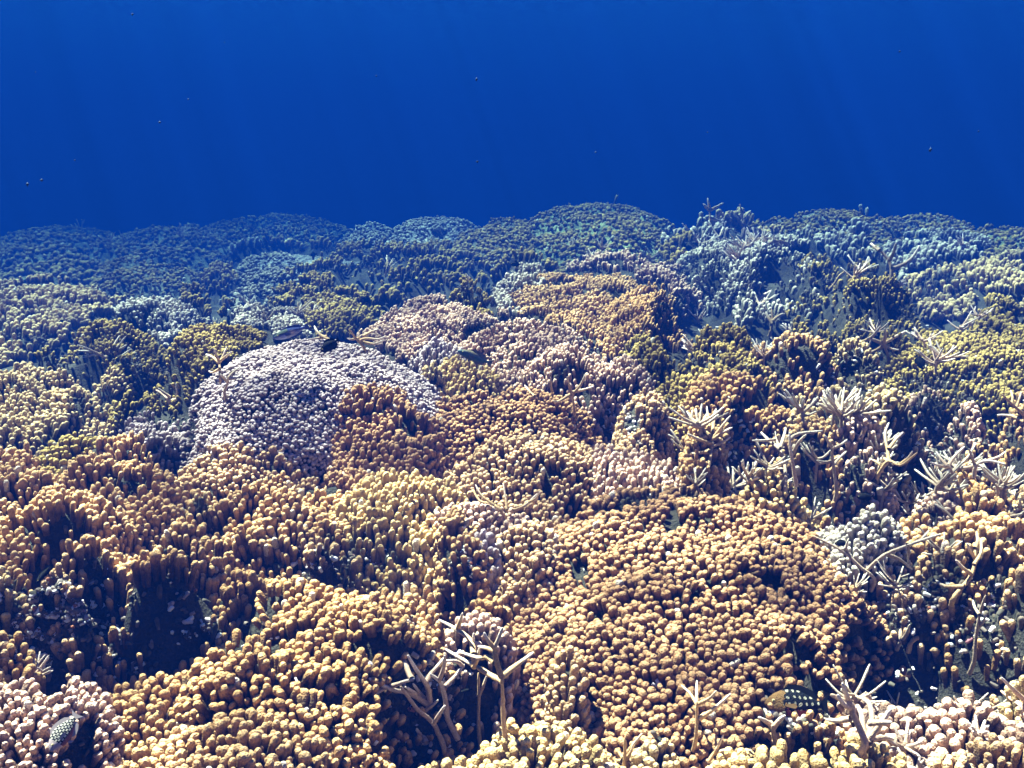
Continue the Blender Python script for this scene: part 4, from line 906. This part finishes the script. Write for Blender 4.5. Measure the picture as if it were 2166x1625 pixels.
fish('small black fish inside the crevice under crossing staghorn branches', (1765, 1150), (1792, 1148), 1.70, 'black', 'fin_black', 'deep')
for q, ((x, y), w, d) in enumerate([((132, 684), 26, 3.9), ((662, 537), 16, 4.6), ((504, 548), 18, 5.2), ((580, 568), 14, 4.6), ((640, 528), 14, 4.6), ((170, 745), 16, 3.7), ((1010, 548), 16, 3.9), ((772, 632), 20, 3.5), ((1090, 556), 22, 3.7)]):
    fish('tiny black damselfish hovering over the hazy slope', (x - w / 2, y + 3), (x + w / 2, y - 3 + (q % 3) * 3), d - .15, 'black', 'fin_black', 'deep', .01, 'tiny damselfish over the hazy slope')

# ------------------------------------------------------------------ specks adrift in open water
def specks():
    m = flat_mat('drifting_speck', (.014, .035, .09), .8); rg = random.Random(4)
    for x, y, s in [(1008, 168, 7), (398, 210, 4), (1010, 342, 6), (88, 381, 6), (58, 390, 8), (796, 161, 4), (280, 30, 5), (1968, 317, 9), (158, 339, 4), (1260, 322, 4), (1497, 280, 4), (338, 259, 5), (1903, 109, 4), (2070, 278, 4), (75, 153, 3), (475, 90, 3)]:
        d = rg.uniform(1.6, 2.6); r = s * d / FPX * .5
        base = [(1, 0, 0), (-1, 0, 0), (0, 1, 0), (0, -1, 0), (0, 0, 1), (0, 0, -1), (.6, .5, .5), (-.5, .6, -.5)]
        V = [tuple(r * c * rg.uniform(.6, 1.2) for c in v) for v in base]
        o = mobj('drifting_speck', mesh_np('drifting_speck', V, [(0, 6, 4), (0, 2, 6), (6, 2, 4), (2, 1, 4), (2, 7, 1), (1, 3, 4), (3, 0, 4), (0, 5, 2), (2, 5, 7), (7, 5, 1), (1, 5, 3), (3, 5, 0)], [m]), loc=P(x, y, d))
        tag(o, 'tiny pale speck adrift in the open blue water', 'speck', 'specks adrift in the open water')
specks()

# ------------------------------------------------------------------ water surface (added overhead, painted patchy transparency dapples the sunlight) and the water itself
SURF = CAMZ + 4.6
def water_surface():
    k = NT('dapple_painted_water_surface'); pos = k.n('NewGeometry').outputs['Position']
    w = k.noise(pos, 1.3, 2, 1); mx = k.n('VectorMath', operation='MULTIPLY_ADD'); mx.inputs[1].default_value = (.3, .3, 0)
    k.l(w, mx.inputs[0]); k.l(pos, mx.inputs[2])
    n1 = k.noise(mx.outputs[0], 3.4, 2); rid = k.math('SUBTRACT', 1, k.math('MULTIPLY', k.math('ABSOLUTE', k.math('SUBTRACT', n1, .5)), 8))
    n2 = k.noise(mx.outputs[0], 8.0, 2); rid2 = k.math('SUBTRACT', 1, k.math('MULTIPLY', k.math('ABSOLUTE', k.math('SUBTRACT', n2, .5)), 9))
    rid.node.use_clamp = True; rid2.node.use_clamp = True
    v = k.math('ADD', k.math('MULTIPLY', rid, .75), k.math('MULTIPLY', rid2, .35))
    col = k.ramp(v, [(0, (.30, .30, .30)), (.3, (.44, .44, .44)), (.75, (.85, .85, .85)), (1, (1, 1, 1))])  # light and dark patches painted into the transparency to cast dapples
    tr = k.n('BsdfTransparent'); k.l(col, tr.inputs[0]); k.l(tr.outputs[0], k.out.inputs['Surface']); k.t.nodes.remove(k.b)
    n = 80; g = np.linspace(-70, 70, n); X, Y = np.meshgrid(g, g + 40); Z = np.full_like(X, SURF) + .04 * np.sin(X * 1.7 + Y) * np.cos(Y * 1.1)
    V = np.stack([X, Y, Z], -1).reshape(-1, 3); r = np.arange(n - 1)[:, None] * n + np.arange(n - 1)[None, :]
    F = np.stack([r, r + 1, r + 1 + n, r + n], -1).reshape(-1, 4)
    o = mobj('water_surface', mesh_np('water_surface', V, F, [k.m])); tag(o, 'sea surface added overhead, its painted patchy transparency dappling the sunlight', 'water', kind='structure')
water_surface()
def haze():
    k = NT('sea_water'); k.t.nodes.remove(k.b); pv = k.n('VolumePrincipled')
    pv.inputs['Color'].default_value = (.001, .0140, .125, 1); pv.inputs['Absorption Color'].default_value = (0, .09, .10, 1)
    pv.inputs['Density'].default_value = HAZE; pv.inputs['Anisotropy'].default_value = 0
    k.l(pv.outputs[0], k.out.inputs['Volume'])
    x0, x1, y0, y1, z0, z1 = -150, 150, -30, 130, -6, SURF + .15
    V = [(x, y, z) for x in (x0, x1) for y in (y0, y1) for z in (z0, z1)]
    F = [(0, 1, 3, 2), (4, 6, 7, 5), (0, 4, 5, 1), (2, 3, 7, 6), (0, 2, 6, 4), (1, 5, 7, 3)]
    o = mobj('haze', mesh_np('haze', V, F, [k.m], smooth=False)); tag(o, 'blue sea water thickening with distance', 'water', kind='stuff')
haze()
